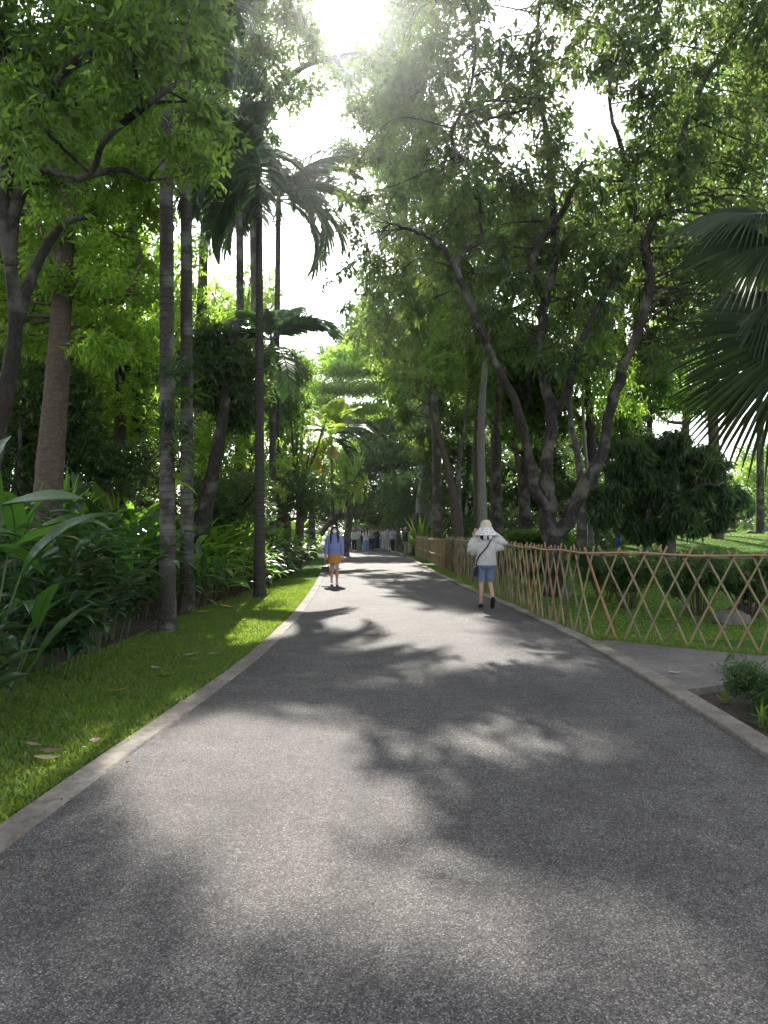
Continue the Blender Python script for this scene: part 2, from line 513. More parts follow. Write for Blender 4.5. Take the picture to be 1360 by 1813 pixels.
def set_mat(o, mat):
    o.material_slots[0].link = 'OBJECT'
    o.material_slots[0].material = mat


def spline(pts, sub=5):
    """Catmull-Rom through 4-tuples (x, y, z, r)"""
    p = [np.array(q, float) for q in pts]
    if len(p) < 3:
        return [tuple(p[0] + (p[1] - p[0]) * i / sub) for i in range(sub + 1)]
    out = []
    for i in range(len(p) - 1):
        p0 = p[i - 1] if i > 0 else 2 * p[0] - p[1]
        p1, p2 = p[i], p[i + 1]
        p3 = p[i + 2] if i + 2 < len(p) else 2 * p[-1] - p[-2]
        for k in range(sub):
            t = k / sub
            out.append(tuple(0.5 * (2 * p1 + (p2 - p0) * t + (2 * p0 - 5 * p1 + 4 * p2 - p3) * t * t + (3 * p1 - p0 - 3 * p2 + p3) * t ** 3)))
    out.append(tuple(p[-1]))
    return out


# ------------------------------------------------------------------ foliage
def unit(a):
    return a / np.maximum(np.linalg.norm(a, axis=-1, keepdims=True), 1e-9)


def leaf_cloud(blobs, n, L, W, per=8, droop=0.35, sprig=0.28, shell=0.45, seed=1, flat=0.7, tint0=0.0, tint1=1.0):
    """n leaves on sprigs through ellipsoid clumps (cx, cy, cz, rx, ry, rz)"""
    rng = np.random.default_rng(seed)
    B = np.asarray(blobs, float)
    w = (B[:, 3] * B[:, 4] * B[:, 5]) ** 0.8
    w /= w.sum()
    ns = max(1, n // per)
    bi = rng.choice(len(B), ns, p=w)
    d = unit(rng.normal(size=(ns, 3)))
    r = rng.random(ns) ** shell
    c = B[bi, :3] + d * r[:, None] * B[bi, 3:6]
    ax = unit(d * 0.8 + rng.normal(size=(ns, 3)) * 0.6 + np.array([0, 0, -droop * 0.6]))
    sl = sprig * (0.6 + 0.8 * rng.random(ns))
    stint = rng.random(ns)
    k = np.arange(per)
    t = (k / max(1, per - 1))[None, :, None]
    base = c[:, None, :] + ax[:, None, :] * sl[:, None, None] * (t - 0.5)
    upv = unit(np.cross(ax, rng.normal(size=(ns, 3))))
    sgn = np.where(k % 2 == 0, 1.0, -1.0)[None, :, None]
    dirn = unit(ax[:, None, :] * 0.55 + upv[:, None, :] * sgn * 0.9 + rng.normal(size=(ns, per, 3)) * 0.35 + np.array([0, 0, -droop]))
    nrm = rng.normal(size=(ns, per, 3)) * (1 - flat) + np.array([0, 0, 1.0]) * flat
    side = unit(np.cross(dirn, nrm))
    nn = unit(np.cross(side, dirn))
    ll = (L * (0.65 + 0.7 * rng.random((ns, per, 1))))
    ww = ll * (W / L)
    base = base.reshape(-1, 3); dirn = dirn.reshape(-1, 3); side = side.reshape(-1, 3); nn = nn.reshape(-1, 3)
    ll = ll.reshape(-1, 1); ww = ww.reshape(-1, 1)
    v0 = base
    v1 = base + dirn * ll * 0.42 + side * ww * 0.5 + nn * ww * 0.18
    v2 = base + dirn * ll - nn * ll * 0.10
    v3 = base + dirn * ll * 0.42 - side * ww * 0.5 + nn * ww * 0.18
    V = np.stack([v0, v1, v2, v3], 1).reshape(-1, 3)
    m = len(base)
    i = np.arange(m)[:, None] * 4
    T = np.concatenate([i + np.array([[0, 1, 2]]), i + np.array([[0, 2, 3]])], 1).reshape(-1, 3)
    tt = np.clip(0.55 * np.repeat(stint, per) + 0.45 * rng.random(m), 0, 1) * (tint1 - tint0) + tint0
    return V, T, np.repeat(tt, 4)


def tree(name, label, base, limbs, blobs, n, L, W, lmat, bmat, cat='tree', group=None, twigs=3, seed=1, droop=0.35, per=8, sprig=0.28,
         sides=9, twr=0.028, wob=0.12, shell=0.45, flat=0.7, kind_crown='crown', sub=5, crook=0.0):
    """limbs: polylines of (x, y, z, r) in the world; blobs: crown clumps in the world"""
    base = Vector(base)
    root = tag(empty(name, base), label, cat, group)
    rr = random.Random(seed)
    g = Geo()
    lp = []
    for i, lb in enumerate(limbs):
        sp = spline(lb, sub)
        if crook:
            sp = [sp[0]] + [(a + rr.gauss(0, crook) , b + rr.gauss(0, crook), c + rr.gauss(0, crook * .5), r * rr.uniform(0.86, 1.0)) for a, b, c, r in sp[1:]]
            sp = spline(sp, 2)
        g.tube([q[:3] for q in sp], [q[3] for q in sp], sides, True, wob=wob, seed=seed * 31 + i)
        lp += [(Vector(q[:3]), q[3]) for q in sp]
    for b in blobs:
        c = Vector(b[:3])
        if not lp or not twigs: break
        best = min(lp, key=lambda q: (q[0] - c).length + (0.6 * max(0, q[0].z - c.z)) + rr.random() * 0.4)
        s = best[0]
        dv = c - s
        r0 = min(best[1] * 0.6, twr * (0.6 + 0.35 * dv.length))
        mid = s + dv * 0.5 + Vector((rr.uniform(-.3, .3), rr.uniform(-.3, .3), rr.uniform(-0.1, .45))) * dv.length * 0.5
        sp = spline([(*s, r0), (*mid, r0 * 0.7), (*c, r0 * 0.35)], 4)
        g.tube([q[:3] for q in sp], [q[3] for q in sp], 5, True, seed=rr.randint(0, 999))
        for _ in range(twigs):
            e = c + Vector((rr.gauss(0, 1) * b[3], rr.gauss(0, 1) * b[4], rr.gauss(0, 0.9) * b[5])) * 0.6
            m2 = (c + e) / 2 + Vector((rr.uniform(-.1, .1), rr.uniform(-.1, .1), rr.uniform(0, .15)))
            s2 = spline([(*(mid + (c - mid) * rr.random()), r0 * 0.35), (*m2, r0 * 0.25), (*e, 0.004)], 3)
            g.tube([q[:3] for q in s2], [q[3] for q in s2], 4, False, seed=rr.randint(0, 999))
    if g.v:
        g.build('trunk', bmat, root, origin=base)
    V, T, tt = leaf_cloud(blobs, n, L, W, per, droop, sprig, shell, seed, flat)
    link(kind_crown, mesh_np(kind_crown, V - np.array(base), T, tint=tt, mat=lmat), root)
    return root


# shared crowns for the trees further off: unit radius, lumpy
def unit_crown(seed, n, L, W, nb=14, flatz=0.75, droop=0.3, layered=False, shell=0.4):
    rr = random.Random(seed)
    bl = []
    for i in range(nb):
        a = rr.uniform(0, 2 * math.pi)
        z = rr.uniform(-0.75, 0.8)
        q = math.sqrt(max(0, 1 - z * z)) * rr.uniform(0.25, 0.75)
        s = rr.uniform(0.26, 0.46)
        bl.append((math.cos(a) * q, math.sin(a) * q, z * 0.8, s, s, s * (0.28 if layered else flatz)))
    bl.append((0, 0, 0, 0.5, 0.5, 0.4 if not layered else 0.2))
    V, T, tt = leaf_cloud(bl, n, L, W, 8, droop, L * 1.9, shell, seed)
    return mesh_np('crown', V, T, tint=tt, mat=M['leaf_mid'])


CROWN = [unit_crown(11, 15000, 0.062, 0.028), unit_crown(12, 15000, 0.055, 0.026, 18), unit_crown(13, 12000, 0.075, 0.034, 12),
         unit_crown(14, 15000, 0.050, 0.022, 20, droop=0.7), unit_crown(15, 16000, 0.045, 0.02, 16, layered=True, droop=0.05)]
THIN = [unit_crown(21, 6500, 0.080, 0.033, 16), unit_crown(22, 6500, 0.072, 0.031, 20)]


def far_tree(px, py, d, rx, rz, var, mat, label, base_px=None, tr=0.14, bark='bark_dark', name='tree', cat='tree', group=None, ry=None, trunk=True, thin=False, gz=0.0, rot=None):
    """a tree whose crown centre stands at photo pixel (px, py) at depth d"""
    c = P(px, py, d)
    bx = X(base_px, d) if base_px is not None else c.x + random.uniform(-0.4, 0.4)
    root = tag(empty(name, (bx, d, gz)), label, cat, group)
    o = link('crown', (THIN if thin else CROWN)[var], root)
    o.location = (c.x - bx, 0, c.z - gz)
    o.scale = (rx, ry or rx, rz)
    o.rotation_euler = (0, 0, random.uniform(0, 6.28) if rot is None else rot)
    set_mat(o, M[mat])
    if trunk:
        g = Geo()
        top = Vector((c.x - bx, 0, c.z - gz))
        s = random.uniform(-0.5, 0.5)
        pts = [(0, 0, -0.2, tr * 1.35), (0.03 * s, 0, 0.4, tr * 1.05), (top.x * 0.4 + s * 0.5, s * 0.2, top.z * 0.5, tr * 0.85), (top.x, 0, top.z * 0.95, tr * 0.4), (top.x + s * 0.3, 0, top.z + rz * 0.5, tr * 0.12)]
        sp = spline(pts, 5)
        g.tube([q[:3] for q in sp], [q[3] for q in sp], 8, True, wob=0.12)
        for k in range(6):
            a = random.uniform(0, 6.28)
            b0 = Vector((top.x * 0.9, 0, top.z - rz * random.uniform(0.1, 0.8)))
            e = top + Vector((math.cos(a) * rx * 0.75, math.sin(a) * rx * 0.75, rz * random.uniform(-0.3, 0.6)))
            m_ = (b0 + e) / 2 + Vector((0, 0, -0.15 * rz))
            sp = spline([(*b0, tr * 0.45), (*m_, tr * 0.3), (*e, tr * 0.08)], 4)
            g.tube([q[:3] for q in sp], [q[3] for q in sp], 5, True)
        g.build('trunk', M[bark], root)
    return root


# ------------------------------------------------------------------ the ground, the road and its edgings
def strip_sheet(name, left, right, z, mat, thick=0.0, sub=4):
    """a sheet between two polylines with as many points each"""
    Lp = spline([(*p, 0) for p in left], sub); Rp = spline([(*p, 0) for p in right], sub)
    g = Geo()
    n = len(Lp)
    vs = [(p[0], p[1], z) for p in Lp] + [(p[0], p[1], z) for p in Rp]
    fs = [(i, n + i, n + i + 1, i + 1) for i in range(n - 1)]
    if thick:
        vs += [(p[0], p[1], z - thick) for p in Lp] + [(p[0], p[1], z - thick) for p in Rp]
        fs += [(i, i + 1, 2 * n + i + 1, 2 * n + i) for i in range(n - 1)]
        fs += [(n + i, 3 * n + i, 3 * n + i + 1, n + i + 1) for i in range(n - 1)]
    g.add(vs, fs)
    return g.build(name, mat, smooth=False)


# road edges read off the photo (outer side of the concrete edgings)
LO = [(-2.05, -3), (-2.02, 1.5), (-1.95, 3.79), (-1.80, 6.0), (-1.66, 8.5), (-1.62, 11), (-1.66, 14), (-1.85, 19), (-2.25, 27), (-3.15, 45), (-4.6, 62), (-8, 90)]
RO = [(2.55, -3), (2.62, 1.5), (2.66, 3.79), (2.76, 6.0), (2.83, 8.5), (2.80, 11), (2.62, 14), (2.28, 19), (1.85, 27), (1.25, 45), (0.1, 62), (-3, 90)]


def offset_x(pl, dx):
    return [(x + dx, y) for x, y in pl]


def poly_at(pl, y):
    sp = spline([(*p, 0, 0) for p in pl], 6)
    for a, b in zip(sp, sp[1:]):
        if a[1] <= y <= b[1]:
            t = (y - a[1]) / (b[1] - a[1] + 1e-9)
            return a[0] + (b[0] - a[0]) * t
    return sp[-1][0]


gnd = Geo()
S_ = 210
gnd.add([(-S_, -50, -0.10), (S_, -50, -0.10), (S_, 400, -0.10), (-S_, 400, -0.10)], [(0, 1, 2, 3)])
tag(gnd.build('ground', M['litter'], smooth=False), kind='structure')
KW = 0.18
tag(strip_sheet('road', [(*p, 0) for p in offset_x(LO, KW)], [(*p, 0) for p in offset_x(RO, -KW - 0.02)], 0.0, M['asphalt'], 0.08, 6), kind='structure')


def kerb(pl, dx0, dx1, ztop, step, seed):
    """concrete edging poured in lengths, each length a piece of its own"""
    rr = random.Random(seed)
    root = None
    y = -2.5
    root = empty('kerb', (poly_at(pl, 5), 5, 0)); root['kind'] = 'structure'
    while y < 85:
        ln = step * rr.uniform(0.75, 1.25) * (1 if y < 30 else 3)
        g = Geo()
        ys = [y + 0.006 + (ln - 0.012) * i / 5 for i in range(6)]
        dz = rr.uniform(-0.004, 0.004)
        prof = [(dx0, -0.09), (dx0, ztop - 0.008), (dx0 + 0.010, ztop), (dx1 - 0.012, ztop - 0.003), (dx1, ztop - 0.012), (dx1, -0.09)]
        vs = []
        for yy in ys:
            xx = poly_at(pl, yy)
            j = rr.uniform(-0.006, 0.006)
            for (px_, pz) in prof:
                vs.append((xx + px_ + (j if px_ != dx0 else 0), yy, pz + (dz if pz > 0 else 0)))
        m = len(prof)
        fs = [(i * m + k, (i + 1) * m + k, (i + 1) * m + k + 1, i * m + k + 1) for i in range(5) for k in range(m - 1)]
        fs += [tuple(range(m)), tuple(5 * m + k for k in range(m - 1, -1, -1))]
        g.add(vs, fs)
        g.build('kerb_segment', M['kerb'], root, smooth=False, origin=root.location)
        y += ln
    return root


kerb(LO, 0.0, KW, 0.012, 3.2, 3)
kerb(RO, -KW - 0.02, 0.0, 0.034, 3.6, 4)

# left lawn strip: from the kerb to the planting bed
BED = [(-4.2, -1), (-3.95, 3), (-3.75, 5.2), (-3.55, 7.0), (-3.35, 9.0), (-3.30, 11.3), (-3.35, 13.5), (-3.2, 17), (-2.95, 22), (-3.2, 30), (-4.0, 45)]


def grid_patch(name, xf0, xf1, y0, y1, nx, ny, zf, mat):
    vs, fs = [], []
    for j in range(ny + 1):
        y = y0 + (y1 - y0) * j / ny
        a, b = xf0(y), xf1(y)
        for i in range(nx + 1):
            x = a + (b - a) * i / nx
            vs.append((x, y, zf(x, y)))
    for j in range(ny):
        for i in range(nx):
            q = j * (nx + 1) + i
            fs.append((q, q + 1, q + nx + 2, q + nx + 1))
    g = Geo(); g.add(vs, fs)
    return g.build(name, mat)


def hash2(x, y):
    return math.sin(x * 1.7 + 0.3) * math.cos(y * 1.3 + 1.1) * 0.5 + math.sin(x * 3.9 + y * 2.7) * 0.3


def z_left(x, y):
    return -0.012 + 0.012 * hash2(x, y)


tag(grid_patch('lawn', lambda y: poly_at(BED, y) - 0.25, lambda y: poly_at(LO, y) - 0.004, -0.5, 44, 6, 120, z_left, M['lawn']), kind='structure')
tag(grid_patch('planting_bed', lambda y: -26, lambda y: poly_at(BED, y) - 0.1, -1, 44, 24, 60, lambda x, y: 0.0 + 0.03 * hash2(x * 2, y * 2), M['soil']), kind='structure')


def sstep(a, b, t):
    t = min(1, max(0, (t - a) / (b - a)))
    return t * t * (3 - 2 * t)


def z_right(x, y):
    return -0.02 + 0.02 * hash2(x * 0.6, y * 0.6) + 1.25 * sstep(15, 36, y) * sstep(4.5, 11, x) + 0.8 * sstep(36, 80, y) * sstep(4, 10, x)


# fence line (feet), from the far end to the corner, then along the side path
FENCE = [G(790, 1008), G(850, 1040), G(905, 1068), G(952, 1092), G(1003, 1113), G(1045, 1127)]
FENCE2 = [G(1045, 1127), G(1110, 1133), G(1200, 1143), G(1290, 1151), G(1400, 1162), G(1600, 1182)]
PALI = [G(722, 977), G(745, 986), G(768, 997), G(790, 1008)]
path_far = FENCE2


def path_y_far(x):
    for a, b in zip(FENCE2, FENCE2[1:]):
        if a.x <= x <= b.x:
            return a.y + (b.y - a.y) * (x - a.x) / (b.x - a.x)
    return FENCE2[0].y if x < FENCE2[0].x else FENCE2[-1].y - (x - FENCE2[-1].x) * 0.1


# lawn behind the fence
def lawn_y0(x):
    return (path_y_far(x) - 0.32) if x > 2.9 else 10.0


vs, fs = [], []
nx_, ny_ = 70, 90
for j in range(ny_ + 1):
    t = (j / ny_) ** 1.6
    for i in range(nx_ + 1):
        u = (i / nx_) ** 1.5
        y = None
        # start along the road edge, fan out to the right
        yy = 9.2 + t * 80
        x0 = poly_at(RO, min(yy, 88)) + 0.004
        x = x0 + u * 60
        if x > 2.9:
            y = max(yy, lawn_y0(x)) if yy < 12 else yy
        else:
            y = yy
        vs.append((x, y, z_right(x, y)))
for j in range(ny_):
    for i in range(nx_):
        q = j * (nx_ + 1) + i
        fs.append((q, q + 1, q + nx_ + 2, q + nx_ + 1))
g = Geo(); g.add(vs, fs)
tag(g.build('lawn', M['lawn']), kind='structure')

# concrete side path branching off to the right, slab with a broken rounded near edge
near_edge = [(2.80, 6.95), (3.05, 7.05), (3.35, 7.22), (3.75, 7.35), (4.3, 7.38), (5.2, 7.3), (7, 7.1), (10, 6.8)]
sp_n = spline([(x, y, 0, 0) for x, y in near_edge], 4)
g = Geo()
top, bot = [], []
for q in sp_n:
    top.append((max(q[0], poly_at(RO, q[1]) + 0.006), q[1], 0.022)); 
far_pts = []
for q in top:
    fx = q[0]
    fy = max(path_y_far(max(fx, 2.9)) - 0.30, 8.0)
    if fx < 3.0: fy = 10.05
    far_pts.append((max(fx, poly_at(RO, fy) + 0.006) if fx < 3.0 else fx, fy, 0.012))
n_ = len(top)
nb_ = [(x + 0.01, y - 0.015, -0.09) for x, y, z in top]
g.add(top + far_pts + nb_, [(i, i + 1, n_ + i + 1, n_ + i) for i in range(n_ - 1)] + [(i, 2 * n_ + i, 2 * n_ + i + 1, i + 1) for i in range(n_ - 1)])
tag(g.build('path', M['path'], smooth=False), kind='structure')
tag(grid_patch('soil_patch', lambda y: poly_at(RO, y) + 0.003, lambda y: 14, -1, 7.6, 24, 26, lambda x, y: -0.045 + 0.02 * hash2(x * 3, y * 3), M['soil']), kind='structure')


# ------------------------------------------------------------------ palms
def frond_mesh(length, nleaf, ll, lw, arc, seed, mat, droop=0.5, shag=0.0, sheath=True):
    """pinnate frond: starts at the origin, leaves along +X, rises then arcs down"""
    rr = random.Random(seed)
    g = Geo()
    pts = []
    n = 12
    x = z = 0
    a = 0.0
    for i in range(n + 1):
        t = i / n
        pts.append(Vector((x, 0, z)))
        a = -arc * t ** 1.3
        x += math.cos(a) * length / n
        z += math.sin(a) * length / n
    g.tube(pts, [0.028 * (1 - 0.85 * i / n) for i in range(n + 1)], 5, True)
    for i in range(nleaf):
        t = 0.12 + 0.88 * i / (nleaf - 1)
        q = t * n
        k = min(n - 1, int(q)); fr = q - k
        b = pts[k].lerp(pts[k + 1], fr)
        tg = (pts[k + 1] - pts[k]).normalized()
        l_ = ll * (0.35 + 0.65 * math.sin(math.pi * min(1, 0.12 + t * 0.83))) * rr.uniform(0.88, 1.1)
        for s in (-1, 1):
            sw = 0.55 + 0.5 * t
            dr = (tg * sw + Vector((0, s, 0)) * (1.0 - 0.25 * t) + Vector((0, 0, 0.20 + rr.uniform(-shag, shag)))).normalized()
            wv = tg.cross(dr)
            wdir = dr.cross(Vector((0, 0, 1)))
            if wdir.length < 0.1: wdir = tg
            wdir = (wdir.normalized() + Vector((0, 0, rr.uniform(-.5, .5)))).normalized()
            w = lw * (0.7 + 0.5 * math.sin(math.pi * t))
            m1 = b + dr * l_ * 0.4
            d2 = (dr + Vector((0, 0, -droop * rr.uniform(0.7, 1.3)))).normalized()
            m2 = m1 + d2 * l_ * 0.35
            d3 = (d2 + Vector((0, 0, -droop * 1.2))).normalized()
            e = m2 + d3 * l_ * 0.25
            tn = rr.random()
            g.add([b - wdir * w * 0.25, b + wdir * w * 0.25, m1 + wdir * w * 0.5, m1 - wdir * w * 0.5, m2 + wdir * w * 0.38, m2 - wdir * w * 0.38, e],
                  [(0, 1, 2, 3), (3, 2, 4, 5), (5, 4, 6)], tn)
    return g.mesh('frond', mat, smooth=False)


FROND_A = [frond_mesh(2.5, 84, 0.85, 0.058, 1.25 + 0.25 * i, 40 + i, M['frond'], 0.45) for i in range(3)]
FROND_B = [frond_mesh(1.7, 44, 0.62, 0.075, 0.9 + 0.3 * i, 50 + i, M['frond'], 0.3) for i in range(2)]


def palm(label, base, top, r0, r1, fronds, bark='bark_palm', scale=1.0, meshes=None, lean=(0, 0), shaft=0.9, fruit=None, fibre=False, mats=None, group=None):
    """fronds: list of (azimuth from +X, elevation at the base, mesh index, roll)"""
    meshes = meshes or FROND_A
    base = Vector(base); top = Vector(top)
    root = tag(empty('palm_tree', base), label, 'palm', group)
    rel = top - base
    g = Geo()
    pts, rad = [], []
    n = int(max(14, rel.z / 0.16))
    for i in range(n + 1):
        t = i / n
        p = Vector((rel.x * t + lean[0] * math.sin(math.pi * t), rel.y * t + lean[1] * math.sin(math.pi * t), rel.z * t - 0.1 * (1 - t)))
        pts.append(p)
        flare = 0.35 * math.exp(-t * rel.z / 0.35)
        rad.append((r0 + (r1 - r0) * t) * (1 + flare) * (1.02 if i % 2 else 0.97))
    g.tube(pts, rad, 12, True, wob=0.05)
    g.build('trunk', M[bark], root)
    if shaft:
        g = Geo()
        q = rel
        g.tube([q + Vector((0, 0, -0.05)), q + Vector((0, 0, shaft * 0.3)), q + Vector((0, 0, shaft * 0.8)), q + Vector((0, 0, shaft))],
               [r1 * 1.05, r1 * 1.25, r1 * 1.0, r1 * 0.6], 10, True)
        g.build('crownshaft', M['crownshaft'], root)
    for i, (az, el, k, roll) in enumerate(fronds):
        o = link('frond', meshes[k % len(meshes)], root)
        o.location = rel + Vector((0, 0, shaft * 0.95 - (0.15 if el < 0 else 0)))
        o.rotation_mode = 'QUATERNION'
        qz = Quaternion((0, 0, 1), math.radians(az))
        qy = Quaternion((0, 1, 0), -math.radians(el))
        qx = Quaternion((1, 0, 0), math.radians(roll))
        o.rotation_quaternion = qz @ qy @ qx
        o.scale = (scale,) * 3
        if mats and i in mats: set_mat(o, M[mats[i]])
    if fruit:
        (fx, fy, fz), ln, mt, w = fruit
        g = Geo()
        rr = random.Random(5)
        c = rel + Vector((fx, fy, fz))
        for _ in range(70):
            a = rr.uniform(0, 6.28); q = rr.random() ** 0.5 * w
            s = c + Vector((math.cos(a) * q * 0.3, math.sin(a) * q * 0.3, rr.uniform(-.05, .05)))
            m_ = c + Vector((math.cos(a) * q, math.sin(a) * q, -ln * 0.3))
            e = c + Vector((math.cos(a) * q * 1.1, math.sin(a) * q * 1.1, -ln * rr.uniform(0.7, 1.05)))
            g.tube([s, m_, e], [0.014, 0.012, 0.008], 4, False)
            for k in range(5):
                p = m_.lerp(e, rr.random())
                g.ellipsoid(p + Vector((rr.uniform(-.02, .02), rr.uniform(-.02, .02), 0)), (0.016, 0.016, 0.018), 4, 3)
        g.tube([rel + Vector((0, 0, -0.02)), c + Vector((0, 0, 0.05)), c], [0.03, 0.022, 0.02], 5)
        g.build('fruit_cluster', M[mt], root, smooth=False)
    if fibre:
        g = Geo(); rr = random.Random(3)
        for k in range(26):
            a = rr.uniform(0, 6.28); h = rr.uniform(-0.3, 0.3)
            p = rel + Vector((math.cos(a) * r1, math.sin(a) * r1, h))
            e = p + Vector((math.cos(a) * 0.12, math.sin(a) * 0.12, -rr.uniform(0.2, 0.5)))
            g.tube([p, (p + e) / 2 + Vector((math.cos(a) * 0.05, math.sin(a) * 0.05, 0)), e], [0.02, 0.014, 0.004], 4, False)
        g.build('fibre', M['fibre'], root, smooth=False)
    return root


def ring_fronds(n, el0, el1, seed, k=3, az0=0):
    rr = random.Random(seed)
    out = []
    for i in range(n):
        out.append((az0 + 360 * i / n * 1.0 + rr.uniform(-14, 14) + (180 / n if i % 2 else 0), rr.uniform(el0, el1), rr.randint(0, k - 1), rr.uniform(-18, 18)))
    return out


# the pair of tall ringed palms beside the lawn
pA = G(297, 1118); pB = G(332, 1082)
topA = P(294, -10, pA.y); topB = P(329, 60, pB.y)
palm('tall ringed grey palm nearest the left kerb, front one of the fern-grown pair', pA, topA, 0.122, 0.095, ring_fronds(10, -20, 65, 1), 'bark_palm', 0.75)
palm('tall ringed grey palm just behind its fern-grown twin left of the lawn', pB, topB, 0.13, 0.095, ring_fronds(10, -25, 65, 2), 'bark_palm', 0.72)
pC = G(460, 1057)
palm('slender dark palm at the lawn edge with its crown in front of the white sky', pC, P(459, 352, pC.y), 0.13, 0.068,
     [(165, -28, 1, 10), (190, 5, 2, -8), (140, 20, 0, 6), (220, -10, 1, 0), (250, 25, 2, 0), (100, 35, 0, 0), (150, 50, 1, 0), (205, 42, 0, 12), (280, -15, 2, 0), (120, 62, 1, 0), (180, 65, 0, 0)],
     'bark_palm_dark', 0.95, fibre=True)
dD = 29.0
palm('dark slender palm whose wide fronds hang to the right in the sky gap', (X(486, dD), dD, 0), P(493, 385, dD), 0.15, 0.10,
     [(0, 28, 1, 0), (15, 8, 2, 10), (-20, -8, 2, -10), (-8, -25, 2, 5), (30, 45, 1, 0), (-50, 0, 1, 0), (60, 40, 0, 0), (95, 60, 0, 0), (130, 40, 1, 0), (180, 10, 2, 0), (215, -15, 1, 0), (270, 15, 1, 0), (-30, 30, 0, 20), (5, 58, 0, 0)],
     'bark_palm_dark', 1.42, fibre=True)
dE = 27.0
palm('distant pale-ringed palm trunk seen left of the slender palm crown', (X(428, dE), dE, 0), P(424, 330, dE), 0.17, 0.13, ring_fronds(12, -30, 55, 5), 'bark_palm', 1.1)
dF = 25.0
palm('palm with one silvery arched frond and a hanging orange fruit cluster', (X(484, dF), dF, 0), P(482, 640, dF), 0.13, 0.10,
     [(175, 12, 1, 10), (190, -4, 2, -6), (160, 28, 0, 0), (205, 20, 1, 0), (5, 48, 2, 25), (-15, 35, 2, -20), (110, 60, 0, 0), (70, 65, 0, 0), (260, 35, 1, 0), (300, -20, 1, 0), (240, -35, 1, 0), (140, 45, 0, 0)],
     'bark_palm', 1.05, shaft=0.75, fruit=((0.02, -0.16, -0.12), 0.85, 'fruit', 0.28))
dG = 36.0
palm('small golden-green palm with an orange dead frond and pale fruit cluster', (X(591, dG), dG, 0), P(587, 790, dG), 0.085, 0.06,
     [(95, 70, 0, 0), (40, 62, 0, 0), (150, 58, 0, 0), (170, 35, 1, 0), (10, 30, 1, 0), (200, 15, 1, 0), (-15, 5, 1, 0), (-40, -15, 1, 0), (225, -35, 1, 0), (185, -20, 1, 0), (280, 20, 0, 0), (75, 80, 0, 0)],
     'bark_palm', 1.25, meshes=FROND_B, shaft=0.65, fruit=((0.05, -0.12, -0.02), 0.62, 'fruit_pale', 0.26),
     mats={0: 'frond_yellow', 1: 'frond_yellow', 2: 'frond_yellow', 3: 'frond_yellow', 9: 'frond_orange', 8: 'frond_orange', 11: 'frond_yellow', 10: 'frond_yellow'})


# tufts of ferns and orchids that grow on the palm trunks
def blade_tuft(name, label, loc, n, ln, w, mat, seed, cat='fern', up=0.3, group=None, droop=0.9, solid=True):
    rr = random.Random(seed)
    root = tag(empty(name, loc), label, cat, group)
    g = Geo()
    for i in range(n):
        a = rr.uniform(0, 6.28); el = rr.uniform(up - 0.6, up + 0.8)
        d = Vector((math.cos(a) * math.cos(el), math.sin(a) * math.cos(el), math.sin(el)))
        sd = d.cross(Vector((0, 0, 1)));
        if sd.length < 0.05: sd = Vector((1, 0, 0))
        sd.normalize()
        l_ = ln * rr.uniform(0.5, 1.15); p = Vector((rr.uniform(-.04, .04), rr.uniform(-.04, .04), rr.uniform(-.1, .1)))
        ps = []
        for k in range(5):
            ps.append(p.copy()); p = p + d * l_ / 4; d = (d + Vector((0, 0, -droop * 0.28))).normalized()
        vs = []
        for k, q in enumerate(ps):
            ww = w * (0.4, 1, 0.95, 0.6, 0.06)[k] * 0.5
            vs += [q - sd * ww, q + sd * ww]
        g.add(vs, [(2 * k, 2 * k + 1, 2 * k + 3, 2 * k + 2) for k in range(4)], rr.random())
    g.build('foliage', mat, root, smooth=False)
    return root


GE = 'ferns growing on the twin palm trunks'
ep = [(300, 660, 11.1, 22, 0.45, 'frond'), (328, 700, 13.7, 26, 0.5, 'leaf_mixed'), (293, 745, 11.1, 24, 0.45, 'frond'), (322, 760, 13.7, 24, 0.5, 'frond'),
      (305, 800, 11.1, 20, 0.4, 'leaf_mixed'), (330, 660, 13.7, 24, 0.4, 'frond')]
for i, (px, py, d, n, ln, mt) in enumerate(ep):
    blade_tuft('fern', 'narrow-leaved fern tuft growing on the twin palm trunks', P(px, py, d - 0.14), n * 2, ln * 1.35, 0.034, M[mt], 60 + i, 'fern', 0.2, GE)
blade_tuft('fern', 'pale staghorn fern with forked hanging blades on the front twin palm trunk', P(316, 842, 11.0), 10, 0.42, 0.06, M['leaf_lime'], 71, 'fern', 0.1)
blade_tuft('fern', 'yellow-green fern tuft low on the fruiting palm trunk', P(490, 868, 24.7), 18, 0.55, 0.05, M['leaf_lime'], 72, 'fern', 0.0)


